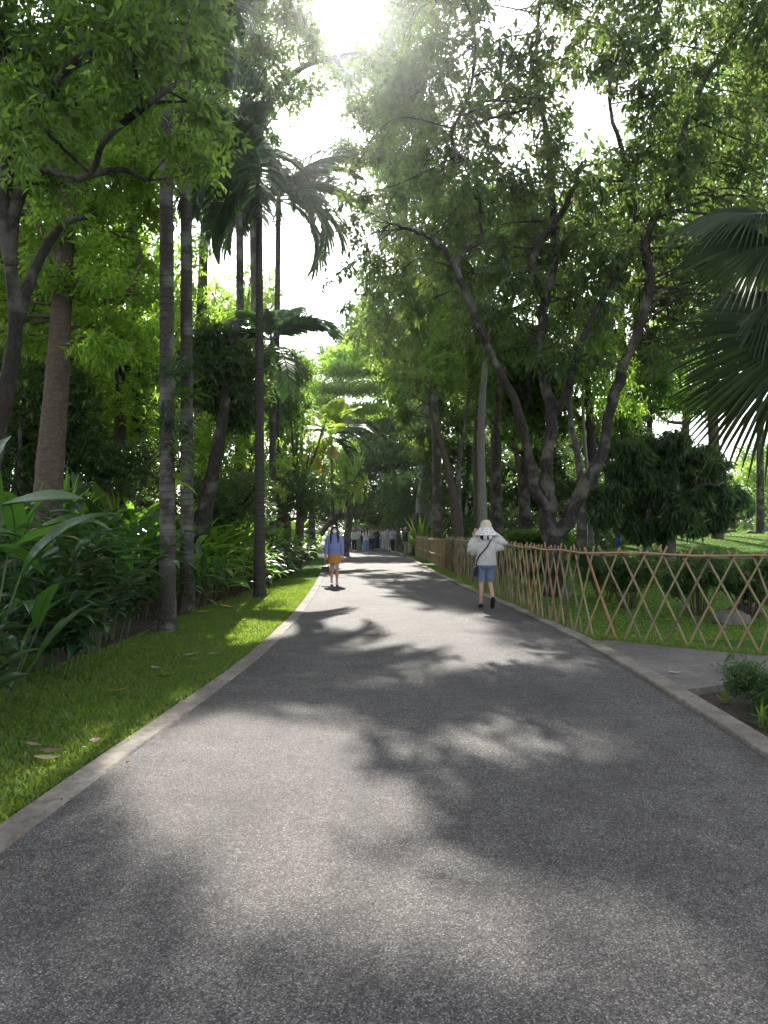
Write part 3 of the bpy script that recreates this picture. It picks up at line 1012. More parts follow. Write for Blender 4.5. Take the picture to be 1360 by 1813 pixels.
# ------------------------------------------------------------------ fan palm at the right edge
def fan_mesh(r, seed, spread=2.35, nseg=44):
    rr = random.Random(seed)
    g = Geo()
    for i in range(nseg):
        a0 = -spread / 2 * 2 * 0.5 * 1.15 + spread * 1.15 * i / nseg
        a0 = -spread / 2 * 1.15 + spread * 1.15 * i / nseg
        da = spread * 1.15 / nseg
        am = a0 + da / 2
        L_ = r * (0.80 + 0.2 * math.cos(am * 0.9)) * rr.uniform(0.92, 1.05)
        dro = rr.uniform(0.05, 0.3)
        tn = rr.random()
        vs = []
        for (q, wf, up) in ((0.04, 1, 0.0), (0.35, 1, 0.05), (0.58, 1.0, 0.03), (0.78, 0.72, -0.06), (0.92, 0.38, -0.16), (1.0, 0.05, -0.24)):
            rad = L_ * q
            half = da / 2 * wf * 1.0 * (1 if q < 0.6 else 0.58 / q)
            zb = up * r * (0.4 + dro * 2.2)
            rid = 0.020 * min(1, q * 3) * wf
            vs += [(math.cos(am - half) * rad, math.sin(am - half) * rad, zb - rid), (math.cos(am) * rad, math.sin(am) * rad, zb + rid), (math.cos(am + half) * rad, math.sin(am + half) * rad, zb - rid)]
        fs = []
        for k in range(5):
            b = 3 * k
            fs += [(b, b + 1, b + 4, b + 3), (b + 1, b + 2, b + 5, b + 4)]
        g.add(vs, fs, tn)
    return g.mesh('fan_leaf', M['frond_fan'], smooth=False)


FAN = [fan_mesh(1.3, 80), fan_mesh(1.3, 81, 2.6), fan_mesh(1.3, 82, 2.2)]
fb = Vector((4.95, 8.3, 0))
fan_root = tag(empty('fan_palm', fb), 'fan palm leaning in from the right edge with broad dark pleated leaves', 'palm')
g = Geo()
g.tube([Vector((0, 0, -0.1)), Vector((0.02, 0, 1.2)), Vector((-0.02, 0, 2.6)), Vector((0, 0, 4.3))], [0.2, 0.16, 0.15, 0.13], 12, True, wob=0.15)
g.build('trunk', M['bark_palm_dark'], fan_root)
# (hub px, py, depth, direction in image degrees (180 = left, 270 = down), tilt of the blade, scale, mesh)
fans = [(1352, 378, 8.7, 190, 62, 0.85, 0), (1372, 430, 8.2, 206, 42, 0.86, 1), (1392, 520, 7.9, 214, 60, 0.85, 2), (1425, 600, 7.7, 194, 34, 1.08, 1),
        (1405, 632, 8.1, 236, 44, 1.12, 0), (1470, 480, 8.2, 10, 40, 1.0, 0), (1480, 640, 8.0, -40, 40, 1.0, 1), (1450, 330, 8.9, 80, 50, 0.9, 2)]
for (px, py, d, ang, tilt, sc, k) in fans:
    hub = P(px, py, d) - fb
    a = math.radians(ang)
    ax = Vector((math.cos(a), 0, math.sin(a)))
    nrm = Vector((0, -1, 0))
    # tilt the blade about its axis so that it is not square-on
    nrm = (Matrix.Rotation(math.radians(tilt), 3, ax) @ nrm).normalized()
    sd = nrm.cross(ax).normalized()
    m = Matrix((ax, sd, nrm)).transposed().to_4x4()
    o = link('fan_leaf', FAN[k], fan_root)
    o.matrix_local = Matrix.Translation(hub) @ m @ Matrix.Scale(sc, 4)
    g = Geo()
    crown = Vector((0, 0, 4.2))
    g.tube([crown, (crown * 0.5 + hub * 0.5) + Vector((0, 0, 0.25)), hub], [0.03, 0.024, 0.018], 6)
    g.build('petiole', M['stem'], fan_root)


# ------------------------------------------------------------------ planting bed on the left: paddle-leaved and ginger plants
def paddle_mesh(L, W, bend, seed, mat, tears=3, fold=0.25):
    """a banana-like blade from the origin along +X with a folded midrib"""
    rr = random.Random(seed)
    g = Geo()
    n = 9
    x = z = 0.0
    prof = [0.16, 0.62, 0.88, 1.0, 1.0, 0.95, 0.82, 0.62, 0.34, 0.02]
    rows = []
    a = 0.0
    for i in range(n + 1):
        t = i / n
        a = -bend * t ** 1.2
        w = W / 2 * prof[i] * rr.uniform(0.96, 1.04)
        up = fold * w
        nx, nz = -math.sin(a), math.cos(a)
        wav = [rr.uniform(-.10, .10) * w for _ in range(2)]
        rows.append([(x + nx * (up * 1 + wav[0]), -w, z + nz * (up + wav[0])), (x + nx * up * .45, -w * .5, z + nz * up * .45), (x, 0, z),
                     (x + nx * up * .45, w * .5, z + nz * up * .45), (x + nx * (up + wav[1]), w, z + nz * (up + wav[1]))])
        x += math.cos(a) * L / n; z += math.sin(a) * L / n
    vs = [v for r in rows for v in r]
    fs = [(i * 5 + k, (i + 1) * 5 + k, (i + 1) * 5 + k + 1, i * 5 + k + 1) for i in range(n) for k in range(4)]
    g.add(vs, fs, rr.random())
    # the midrib
    mid = [Vector((r[2][0], 0, r[2][2] - 0.006)) for r in rows]
    g.tube(mid, [0.011 * (1 - 0.9 * i / n) for i in range(n + 1)], 4, False, tint=0.95)
    return g.mesh('leaf', mat, smooth=True)


PAD = [paddle_mesh(0.85, 0.26, 0.5, 1, M['paddle']), paddle_mesh(0.95, 0.27, 1.1, 2, M['paddle']), paddle_mesh(0.75, 0.24, 0.2, 3, M['paddle']), paddle_mesh(0.9, 0.24, 1.6, 4, M['paddle'])]
GIN = [paddle_mesh(0.42, 0.10, 0.6, 5, M['ginger'], fold=0.35), paddle_mesh(0.48, 0.105, 1.0, 6, M['ginger'], fold=0.3), paddle_mesh(0.38, 0.09, 0.3, 7, M['ginger'], fold=0.4), paddle_mesh(0.5, 0.12, 1.5, 8, M['ginger'], fold=0.2)]


def put_leaf(root, me, p, dirv, sc, roll=0.0, mat=None, name='leaf'):
    d = Vector(dirv).normalized()
    sd = Vector((0, 0, 1)).cross(d)
    if sd.length < 0.02: sd = Vector((0, 1, 0))
    sd.normalize()
    up = d.cross(sd)
    m = Matrix((d, sd, up)).transposed().to_4x4() @ Matrix.Rotation(roll, 4, 'X')
    o = link(name, me, root)
    o.matrix_local = Matrix.Translation(p) @ m @ Matrix.Scale(sc, 4)
    if mat: set_mat(o, M[mat])
    return o


def paddle_plant(label, loc, h, n, seed, mat=None, cat='plant', group=None, spread=0.5, flower=False, scale=1.0, name='heliconia_plant'):
    rr = random.Random(seed)
    root = tag(empty(name, loc), label, cat, group)
    g = Geo()
    for i in range(n):
        a = rr.uniform(0, 6.28); q = rr.random() * spread
        b = Vector((math.cos(a) * q * 0.5, math.sin(a) * q * 0.5, -0.05))
        hh = h * rr.uniform(0.45, 1.0) - 0.25 * scale
        hh = max(0.2, hh)
        tp = b + Vector((math.cos(a) * q * 0.7, math.sin(a) * q * 0.7, hh))
        g.tube([b, b.lerp(tp, 0.5) + Vector((rr.uniform(-.03, .03), rr.uniform(-.03, .03), 0)), tp], [0.018, 0.014, 0.009], 5, False)
        el = rr.choice([rr.uniform(0.9, 1.45), rr.uniform(0.3, 1.0), rr.uniform(-0.1, 0.7)])
        az = a + rr.uniform(-0.6, 0.6)
        put_leaf(root, PAD[rr.randint(0, 3)], tp, (math.cos(az) * math.cos(el), math.sin(az) * math.cos(el), math.sin(el)), scale * rr.uniform(0.7, 1.1), rr.uniform(-.5, .5), mat)
    g.build('stem', M['stem'], root)
    if flower:
        fg = Geo()
        fb_ = Vector((0.22, -0.32, 0.05)); ft = Vector((0.25, -0.36, 0.62))
        fg.tube([fb_, ft], [0.008, 0.006], 5)
        for k in range(7):
            z = ft.z - 0.30 + k * 0.05
            s = 1 if k % 2 else -1
            p = Vector((ft.x, ft.y, z))
            fg.tube([p, p + Vector((s * 0.05, -0.01, 0.015)), p + Vector((s * 0.10, -0.02, 0.05))], [0.014, 0.012, 0.003], 5)
        fg.build('flower', M['flower_red'], root)
    return root


def ginger_plant(label, loc, h, nst, seed, mat=None, group=None, name='ginger_plant', lp=9, arch=0.55, toward=None):
    """arching canes with lance-shaped leaves in two rows"""
    rr = random.Random(seed)
    root = tag(empty(name, loc), label, 'plant', group)
    g = Geo()
    for s in range(nst):
        a = rr.uniform(0, 6.28) if toward is None or rr.random() < 0.4 else toward + rr.uniform(-0.9, 0.9)
        b = Vector((math.cos(a) * rr.random() * 0.22, math.sin(a) * rr.random() * 0.22, -0.05))
        hh = h * rr.uniform(0.55, 1.05)
        p = b.copy(); d = Vector((math.cos(a) * 0.18, math.sin(a) * 0.18, 1)).normalized()
        ps = [p.copy()]
        for k in range(7):
            p = p + d * hh * 1.12 / 7
            d = (d + Vector((math.cos(a), math.sin(a), -0.4)) * arch * 0.05 * (k + 1)).normalized()
            ps.append(p.copy())
        g.tube(ps, [0.011 - 0.001 * k for k in range(8)], 5, False)
        for k in range(lp):
            t = 0.35 + 0.65 * k / (lp - 1)
            q = t * 7; i = min(6, int(q)); pp = ps[i].lerp(ps[i + 1], q - i)
            tg = (ps[i + 1] - ps[i]).normalized()
            sd = Vector((-math.sin(a), math.cos(a), 0)) * (1 if k % 2 else -1)
            dr = (sd * 0.9 + tg * 0.5 + Vector((rr.uniform(-.25, .25), rr.uniform(-.25, .25), rr.uniform(-.15, .25))))
            put_leaf(root, GIN[rr.randint(0, 3)], pp, dr, rr.uniform(0.75, 1.15) * (0.8 + h * 0.2), rr.uniform(-.4, .4), mat)
    g.build('stem', M['stem'], root)
    return root


# nearest ones, one by one
paddle_plant('tall broad-leaved plant cut by the left edge of the picture, big upright paddle leaves', (-3.6, 6.1, 0), 2.25, 13, 101, scale=1.25, spread=0.6)
paddle_plant('broad-leaved plant with a wide upright leaf in front of the brown trunk', (-3.85, 7.6, 0), 1.95, 15, 102, scale=1.25, spread=0.7)
ginger_plant('low dark ginger clump spilling over the lawn at the lower left edge', (-3.55, 4.9, 0), 1.2, 10, 103, lp=9, toward=-0.6)
paddle_plant('dark heliconia with a hanging red flower spike beside the near lawn', (-3.5, 6.6, 0), 1.05, 8, 104, flower=True, scale=0.8, spread=0.5)
ginger_plant('arching ginger clump with glossy leaves just left of the front twin palm', (-3.55, 9.0, 0), 1.5, 10, 105, toward=-0.3)
ginger_plant('glossy ginger clump between the red flower spike and the front twin palm', (-3.8, 8.1, 0), 1.6, 10, 106, toward=-0.6)
ginger_plant('low ginger clump leaning over the lawn below the red flower spike', (-3.35, 5.8, 0), 0.95, 8, 107, toward=-0.5)
ginger_plant('low ginger clump at the bed edge before the front twin palm, leaves touching the lawn', (-3.5, 7.8, 0), 1.0, 9, 108, toward=-0.5)
GP = 'broad-leaved plants in the left bed'
GG = 'ginger clumps in the left bed'
k = 0
for (x, y, h, kind) in [(-4.4, 5.2, 1.5, 0), (-4.7, 6.6, 1.9, 1), (-4.6, 8.6, 1.5, 0), (-5.1, 9.6, 1.7, 1), (-4.3, 10.0, 1.5, 0), (-5.6, 8.0, 1.9, 1), (-4.0, 7.0, 1.25, 0), (-5.6, 11.2, 1.8, 1), (-4.6, 11.6, 1.5, 0), (-3.75, 10.3, 1.1, 0), (-4.15, 12.6, 1.3, 0), (-6.6, 10.5, 1.9, 1), (-6.2, 12.8, 1.8, 0)]:
    k += 1
    if kind:
        paddle_plant('broad-leaved plant standing in the shaded left bed in front of the twin palms', (x, y, 0), h * 1.12, 13, 110 + k, group=GP, spread=0.7, scale=1.15)
    else:
        ginger_plant('glossy ginger clump massed in the shaded left bed before the twin palms', (x, y, 0), h * 1.15, 9, 110 + k, group=GG)


# further along the bed: sunlit, each plant still a thing but its leaves joined
def far_clump(loc, h, n, seed, mat, label, group, L=0.6, W=0.17, erect=0.5, nm='heliconia_plant'):
    rr = random.Random(seed)
    root = tag(empty(nm, loc), label, 'plant', group)
    V, Fq, tt = [], [], []
    st = Geo()
    for i in range(n):
        a = rr.uniform(0, 6.28); q = rr.random() ** 0.6 * 0.65
        z = h * rr.uniform(0.3, 0.95)
        p = Vector((math.cos(a) * q, math.sin(a) * q, z))
        if i < 14:
            st.tube([Vector((p.x * 0.5, p.y * 0.5, -0.05)), p], [0.012, 0.008], 4, False)
        el = rr.uniform(0.5, 1.4) if rr.random() < erect * (z / h) else rr.uniform(-0.3, 0.7)
        az = a + rr.uniform(-1, 1)
        d = Vector((math.cos(az) * math.cos(el), math.sin(az) * math.cos(el), math.sin(el)))
        sd = Vector((0, 0, 1)).cross(d).normalized(); up = d.cross(sd)
        l_ = L * rr.uniform(0.6, 1.2); w = l_ * W / L / 2
        o = len(V)
        cur = p.copy(); dd = d.copy()
        for kk, pf in enumerate((0.15, 0.85, 1.0, 0.75, 0.05)):
            V += [cur - sd * w * pf + up * w * pf * 0.35, cur.copy(), cur + sd * w * pf + up * w * pf * 0.35]
            cur = cur + dd * l_ / 4; dd = (dd - up * 0.16 + Vector((0, 0, -0.10))).normalized()
        for kk in range(4):
            b = o + 3 * kk
            Fq += [(b, b + 1, b + 4, b + 3), (b + 1, b + 2, b + 5, b + 4)]
        tt += [rr.random()] * 15
    link('foliage', mesh_np('foliage', np.array([tuple(v) for v in V]), quads=Fq, tint=tt, smooth=True, mat=M[mat]), root)
    st.build('stem', M['stem_brown'], root)
    return root


rr = random.Random(99)
y = 13.2
k = 0
while y < 46:
    xb = poly_at(BED, y)
    for j in range(3):
        k += 1
        near = j == 0
        x = xb - 0.40 - j * 0.95 + rr.uniform(-.15, .15)
        h = (0.95 if near else 1.35 if j == 1 else 1.7) * rr.uniform(0.9, 1.15) * (1.0 if y < 20 else 1.12)
        lime = y > 15  # sunny stretch of the bed, its light carried by the leaf colour
        far_clump((x, y + rr.uniform(-.3, .3), 0), h, 60 if y < 24 else 44, 300 + k, 'paddle_sunlit' if (lime and (j > 0 or rr.random() < 0.4) or y > 19 and rr.random() < 0.6) else 'ginger' if rr.random() < 0.6 else 'paddle',
                  ('low leafy clump in the front row of the far left bed beside the lawn', 'waist-high leafy clump in the middle row of the far left bed', 'tallest leafy clump in the back row of the far left bed')[j],
                  ('front row of the far left bed', 'middle row of the far left bed', 'back row of the far left bed')[j],
                  L=0.44 if near else 0.80, W=0.115 if near else 0.20, erect=0.45 if near else 0.8, nm='leafy_plant')
    y += 0.95 if y < 24 else 1.7
# sword-leaved plants catching light by the brown trunk
for i, (px, py, d) in enumerate([(118, 905, 13.6), (150, 915, 14.6), (205, 930, 16.0)]):
    blade_tuft('dracaena_plant', ['bright sword-leaved plant right beside the brown trunk', 'bright sword-leaved plant second from the brown trunk', 'sunny sword-leaved plant furthest from the brown trunk, above the bed'][i],
               P(px, py, d), 26, 0.75, 0.07, M['leaf_lime'], 90 + i, 'plant', 0.9, None, 0.5)


# ------------------------------------------------------------------ near trees whose limbs can be followed in the photo
def LB(pts):
    """polyline from (photo x, photo y, depth, radius in m)"""
    return [(*P(a, b, c), r) for a, b, c, r in pts]


def cloud(pts):
    """clumps from (photo x, photo y, depth, rx, ry, rz)"""
    return [(*P(a, b, c), x, y_, z) for a, b, c, x, y_, z in pts]


# the large many-stemmed tree behind the fence on the right
bR = G(985, 1053); dR = bR.y
limbsR = [
    LB([(985, 1060, dR, 0.355), (983, 1030, dR, 0.252), (980, 980, dR, 0.222), (972, 940, dR, 0.222), (970, 880, dR, 0.192)]),
    LB([(970, 890, dR, 0.185), (968, 820, dR, 0.148), (978, 740, dR, 0.141), (962, 660, dR + .2, 0.126), (958, 590, dR + .3, 0.118), (966, 530, dR + .3, 0.111), (984, 460, dR + .3, 0.096), (980, 380, dR + .4, 0.089), (968, 250, dR + .6, 0.074), (950, 120, dR + 1, 0.052), (960, -40, dR + 1.5, 0.030)]),
    LB([(966, 535, dR + .3, 0.096), (945, 480, dR, 0.089), (955, 430, dR, 0.081), (985, 390, dR - .2, 0.074), (1030, 318, dR - .4, 0.067), (1100, 318, dR - .6, 0.063), (1108, 285, dR - .6, 0.056), (1082, 200, dR - .8, 0.044), (1085, 130, dR - 1, 0.037), (1110, 40, dR - 1, 0.026)]),
    LB([(1105, 300, dR - .6, 0.044), (1160, 250, dR - .5, 0.037), (1210, 190, dR - .3, 0.030), (1290, 90, dR, 0.022)]),
    LB([(968, 900, dR - .1, 0.148), (950, 870, dR - .3, 0.126), (935, 800, dR - .4, 0.111), (915, 720, dR - .6, 0.104), (875, 640, dR - .8, 0.096), (850, 580, dR - 1, 0.089), (820, 510, dR - 1.1, 0.081), (802, 465, dR - 1.2, 0.074), (770, 425, dR - 1.2, 0.052), (720, 405, dR - 1.2, 0.037), (690, 395, dR - 1.2, 0.022)]),
    LB([(805, 470, dR - 1.2, 0.059), (830, 440, dR - 1.1, 0.052), (850, 420, dR - 1, 0.044), (845, 330, dR - .8, 0.037), (800, 240, dR - .8, 0.033), (830, 170, dR - .7, 0.037), (840, 60, dR - .5, 0.030), (810, -40, dR - .5, 0.022)]),
    LB([(978, 960, dR, 0.207), (1005, 920, dR - .1, 0.178), (1030, 870, dR - .2, 0.163), (1068, 800, dR - .3, 0.141), (1078, 740, dR - .3, 0.133), (1100, 660, dR - .4, 0.126), (1120, 610, dR - .4, 0.115), (1145, 540, dR - .5, 0.111), (1150, 490, dR - .5, 0.104), (1142, 420, dR - .6, 0.096), (1170, 370, dR - .6, 0.089), (1195, 310, dR - .7, 0.074), (1215, 220, dR - .8, 0.059), (1290, 70, dR - .8, 0.037), (1360, 20, dR - .8, 0.022)]),
    LB([(976, 740, dR, 0.118), (1000, 700, dR - .2, 0.104), (1020, 640, dR - .4, 0.089), (1045, 570, dR - .6, 0.074), (1085, 500, dR - .6, 0.067), (1110, 420, dR - .6, 0.059), (1125, 370, dR - .5, 0.044), (1120, 250, dR - .4, 0.030)]),
]
rr = random.Random(21)
blR = []
GAPS = [(1062, 238, 48), (1040, 265, 35), (1075, 200, 36), (930, 25, 45), (985, 60, 30), (560, 300, 90), (600, 440, 105), (640, 30, 95), (590, 140, 70), (700, 20, 60), (880, 20, 30), (1010, 160, 26), (720, 470, 25), (1195, 400, 30), (1075, 410, 20)]


def in_gap(px, py, m=1.0):
    return any((px - a) ** 2 + (py - b) ** 2 < (q * m) ** 2 for a, b, q in GAPS)


for _ in range(4000):
    px = rr.uniform(640, 1400); py = rr.uniform(-60, 640)
    # crown outline: lower towards the left, clear of the white sky gap
    if px < 700 and not (60 < py < 460): continue
    if px < 640 + max(0, (py - 380)) * 0.9 and py > 380: continue
    if py > 400 and rr.random() < 0.35: continue
    if py > 500 and rr.random() < 0.6: continue
    if in_gap(px, py, 1.25): continue
    if any((px - a[0]) ** 2 + (py - a[1]) ** 2 < 36 ** 2 for a in [(b[6], b[7]) for b in blR]): continue
    if px < 730 and 150 < py < 330 and rr.random() < 0.62: continue
    if 740 < px < 920 and 290 < py < 430 and rr.random() < 0.35: continue
    d = dR + rr.uniform(-1.6, 2.8) if py < 330 else dR + rr.uniform(-1.0, 3.0)
    if px < 770 and py > 190: d += 9.0 * min(1, (790 - px) / 90)
    q = P(px, py, d)
    s = rr.uniform(0.40, 0.68)
    blR.append((q.x, q.y, q.z, s, s * 1.3, s * 0.75, px, py))
blobsR = [b[:6] for b in blR]
blobsR += cloud([(662, 470, 17, .35, .4, .25), (640, 432, 17.5, .3, .3, .22), (700, 500, 17, .4, .4, .25), (735, 545, 17, .4, .5, .3), (640, 350, 18, .4, .4, .3), (625, 290, 18, .35, .4, .3), (690, 440, 16.5, .4, .4, .3), (610, 475, 20, .35, .4, .2), (585, 505, 21, .3, .3, .15), (650, 515, 20, .4, .4, .25), (575, 455, 20, .25, .3, .15), (630, 400, 19, .4, .4, .3), (605, 350, 19, .35, .3, .25), (615, 545, 22, .3, .4, .2)])
tree('broadleaf_tree', 'big tree behind the bamboo fence with several dark twisting stems from one base', (bR.x, bR.y, -0.05), limbsR, blobsR, 52000, 0.195, 0.074, M['leaf_grey'], M['bark_dark'],
     seed=5, droop=0.55, twigs=4, sides=12, wob=0.14, per=7, sprig=0.30, twr=0.017, crook=0.014)

# a second tree behind it on the left, hanging low over the fence with sunny leaf edges
limbs2 = [
    LB([(752, 935, 46, 0.62), (750, 880, 46, 0.446), (757, 820, 46, 0.412), (752, 740, 46, 0.330), (738, 640, 46, 0.281), (725, 540, 46, 0.214), (710, 450, 46, 0.148), (700, 330, 46, 0.083)]),
    LB([(752, 760, 46, 0.231), (790, 680, 44, 0.181), (800, 600, 42, 0.132), (770, 520, 42, 0.083)]),
    LB([(740, 650, 46, 0.165), (700, 590, 44, 0.116), (670, 540, 42, 0.066)]),
]
bl2 = []
for _ in range(900):
    px = rr.uniform(590, 850); py = rr.uniform(330, 800)
    if px < 598 + abs(py - 500) * 0.42: continue
    if py > 640 and px < 705 + (py - 640) * 0.1: continue
    if py > 600 and rr.random() < 0.35: continue
    if in_gap(px, py, 0.6): continue
    if px < 660 and rr.random() < 0.5: continue
    if any((px - b[6]) ** 2 + (py - b[7]) ** 2 < 26 ** 2 for b in bl2): continue
    q = P(px, py, 40 + rr.uniform(-4, 4)); s = rr.uniform(0.75, 1.2)
    bl2.append((q.x, q.y, q.z, s, s, s * 0.7, px, py))
tree('broadleaf_tree', 'pale-barked tree hanging low over the fence near the green-shirted man, leaf edges catching sun', (X(752, 46), 46, 0), limbs2, [b[:6] for b in bl2], 30000, 0.30, 0.115, M['leaf_mixed'], M['bark_pale'],
     seed=6, droop=0.5, twigs=3, per=7, sprig=0.45, twr=0.04)
g = Geo()
g.tube([Vector((0, 0, -0.1)), Vector((0.02, 0, 0.8)), Vector((-0.05, 0, 1.8)), Vector((-0.12, 0, 2.5))], [0.62, 0.48, 0.42, 0.36], 10, True, wob=0.25)
st = tag(empty('tree_stump', (X(743, 45.2), 45.2, 0)), 'brown broken stump leaning against the pale-barked tree', 'stump')
g.build('trunk', M['bark_brown'], st)

# the tree with its canopy over the upper left, close to the camera: large pinnate leaves
limbsL = [
    LB([(-60, 1010, 9.5, 0.26), (-25, 860, 9.5, 0.15), (-5, 760, 9.5, 0.125), (18, 660, 9.5, 0.105), (28, 570, 9.4, 0.088), (20, 470, 9.2, 0.075), (25, 380, 9.0, 0.075), (50, 310, 8.8, 0.065)]),
    LB([(50, 312, 8.8, 0.06), (90, 300, 8.6, 0.045), (130, 318, 8.4, 0.04), (165, 300, 8.2, 0.036), (185, 250, 8.0, 0.032), (240, 200, 7.8, 0.04), (310, 150, 7.6, 0.025)]),
    LB([(20, 470, 9.2, 0.09), (10, 380, 9.0, 0.08), (25, 225, 8.8, 0.07), (80, 180, 8.5, 0.055), (120, 120, 8.2, 0.045), (200, 60, 8, 0.03)]),
    LB([(140, 315, 8.4, 0.045), (215, 300, 8.6, 0.035), (260, 320, 8.9, 0.02)]),
    LB([(28, 575, 9.4, 0.09), (60, 480, 9.8, 0.07), (110, 400, 10, 0.05), (170, 380, 10, 0.03)]),
]
blL = []
for _ in range(1500):
    px = rr.uniform(-80, 430); py = rr.uniform(-80, 330)
    if py > 250 + 70 * math.sin(px * 0.021) + 30 * math.sin(px * 0.06 + 1): continue
    if rr.random() < 0.15: continue
    if px > 395 - abs(py - 130) * 0.15: continue
    if py > 200 and rr.random() < 0.35: continue
    if any((px - b[6]) ** 2 + (py - b[7]) ** 2 < 50 ** 2 for b in blL): continue
    q = P(px, py, rr.uniform(7.4, 9.8)); s = rr.uniform(0.24, 0.42)
    blL.append((q.x, q.y, q.z, s, s * 1.2, s * 0.6, px, py))
tree('broadleaf_tree', 'near tree overhanging the upper left with dark crooked boughs and large pinnate leaves', (P(-60, 1010, 9.5).x, 9.5, 0), limbsL, [b[:6] for b in blL], 12000, 0.125, 0.052, M['leaf_near'], M['bark_dark'],
     seed=8, droop=0.35, twigs=3, per=9, sprig=0.40, flat=0.5)

# straight brown trunk on the left, feathery crown
limbsB = [LB([(78, 960, 12.5, 0.30), (84, 890, 12.5, 0.24), (92, 780, 12.5, 0.215), (102, 660, 12.5, 0.19), (108, 560, 12.5, 0.165), (116, 440, 12.5, 0.14), (122, 320, 12.6, 0.11), (130, 180, 12.8, 0.07), (150, 40, 13, 0.04)]),
          LB([(110, 540, 12.5, 0.09), (150, 500, 12.6, 0.07), (205, 535, 12.5, 0.06), (240, 495, 12.4, 0.045), (250, 440, 12.2, 0.03)]),
          LB([(114, 470, 12.5, 0.08), (70, 400, 12.4, 0.06), (30, 350, 12.3, 0.04)]),
          LB([(121, 350, 12.5, 0.07), (180, 300, 12.5, 0.06), (240, 290, 12.6, 0.045), (300, 310, 12.8, 0.03)])]
blB = []
for _ in range(1200):
    px = rr.uniform(-60, 275); py = rr.uniform(120, 620)
    if px > 275 - max(0, py - 480) * 0.35: continue
    if py > 480 and rr.random() < 0.5: continue
    if any((px - b[6]) ** 2 + (py - b[7]) ** 2 < 44 ** 2 for b in blB): continue
    q = P(px, py, rr.uniform(11.8, 14.5)); s = rr.uniform(0.36, 0.58)
    blB.append((q.x, q.y, q.z, s, s * 1.2, s * 0.55, px, py))
tree('broadleaf_tree', 'tree on the left with a straight smooth brown trunk and feathery sunny leaves', (P(78, 960, 12.5).x, 12.5, 0), limbsB, [b[:6] for b in blB], 34000, 0.125, 0.05, M['leaf_lime'], M['bark_brown'],
     seed=9, droop=0.3, twigs=3, per=9, sprig=0.32, wob=0.06, sides=12)

# leaning dark trunk behind the palms
limbsK = [LB([(355, 960, 17, 0.20), (368, 880, 17, 0.17), (385, 800, 17, 0.145), (398, 720, 17, 0.12), (408, 640, 17, 0.09), (420, 570, 17, 0.05)]),
          LB([(398, 715, 17, 0.07), (360, 650, 17, 0.05), (330, 610, 17, 0.03)])]
blK = cloud([(400, 650, 17, .7, .8, .35), (440, 630, 17.4, .6, .7, .32), (360, 640, 17, .6, .7, .35), (400, 700, 17.5, .7, .7, .35), (440, 690, 18, .6, .6, .35), (350, 690, 17.5, .55, .6, .3), (420, 740, 18, .6, .6, .3), (380, 600, 17.3, .5, .6, .3)])
tree('broadleaf_tree', 'small leaning dark tree between the twin palms and the slender dark palm', (X(355, 17), 17, 0), limbsK, blK, 13000, 0.16, 0.055, M['leaf_dark'], M['bark_dark'], seed=10, droop=0.45, per=8)

# thin foliage over the road high up in front of the sun
blT = []
for _ in range(900):
    px = rr.uniform(430, 760); py = rr.uniform(-60, 330)
    if ((px - 625) / 85) ** 2 + ((py - 5) / 85) ** 2 < 1: continue
    if 470 < px < 600 and py > 150 + (px - 470) * 0.2 and py > 170: continue
    if rr.random() < 0.12: continue
    if 512 < px < 725 and 174 < py < 335 and rr.random() < (0.75 if px < 590 else 0.94): continue
    if any((px - b[6]) ** 2 + (py - b[7]) ** 2 < 34 ** 2 for b in blT): continue
    q = P(px, py, rr.uniform(27, 33)); s = rr.uniform(0.55, 0.95)
    blT.append((q.x, q.y, q.z, s, s, s * 0.7, px, py))
limbsT = [[(-5.6, 31, -0.1, 0.42), (-5.5, 31, 4, 0.34), (-5.3, 31, 9, 0.28), (*P(452, 330, 31), 0.22), (*P(470, 200, 30.5), 0.15), (*P(520, 130, 30), 0.12), (*P(590, 102, 30), 0.10), (*P(680, 95, 30), 0.07), (*P(740, 120, 30), 0.04)],
          [(*P(460, 260, 31), 0.15), (*P(440, 150, 31), 0.11), (*P(460, 60, 31), 0.08), (*P(520, -30, 31), 0.05)],
          [(*P(590, 102, 30), 0.07), (*P(640, 170, 30), 0.05), (*P(650, 250, 30), 0.03)]]
tree('broadleaf_tree', 'tall thin-crowned tree stretching a bare level bough across the road just below the sun', (-5.6, 31, 0), limbsT, [b[:6] for b in blT], 34000, 0.21, 0.08, M['leaf_mixed'], M['bark_grey'],
     seed=12, droop=0.45, twigs=3, per=7, sprig=0.36)

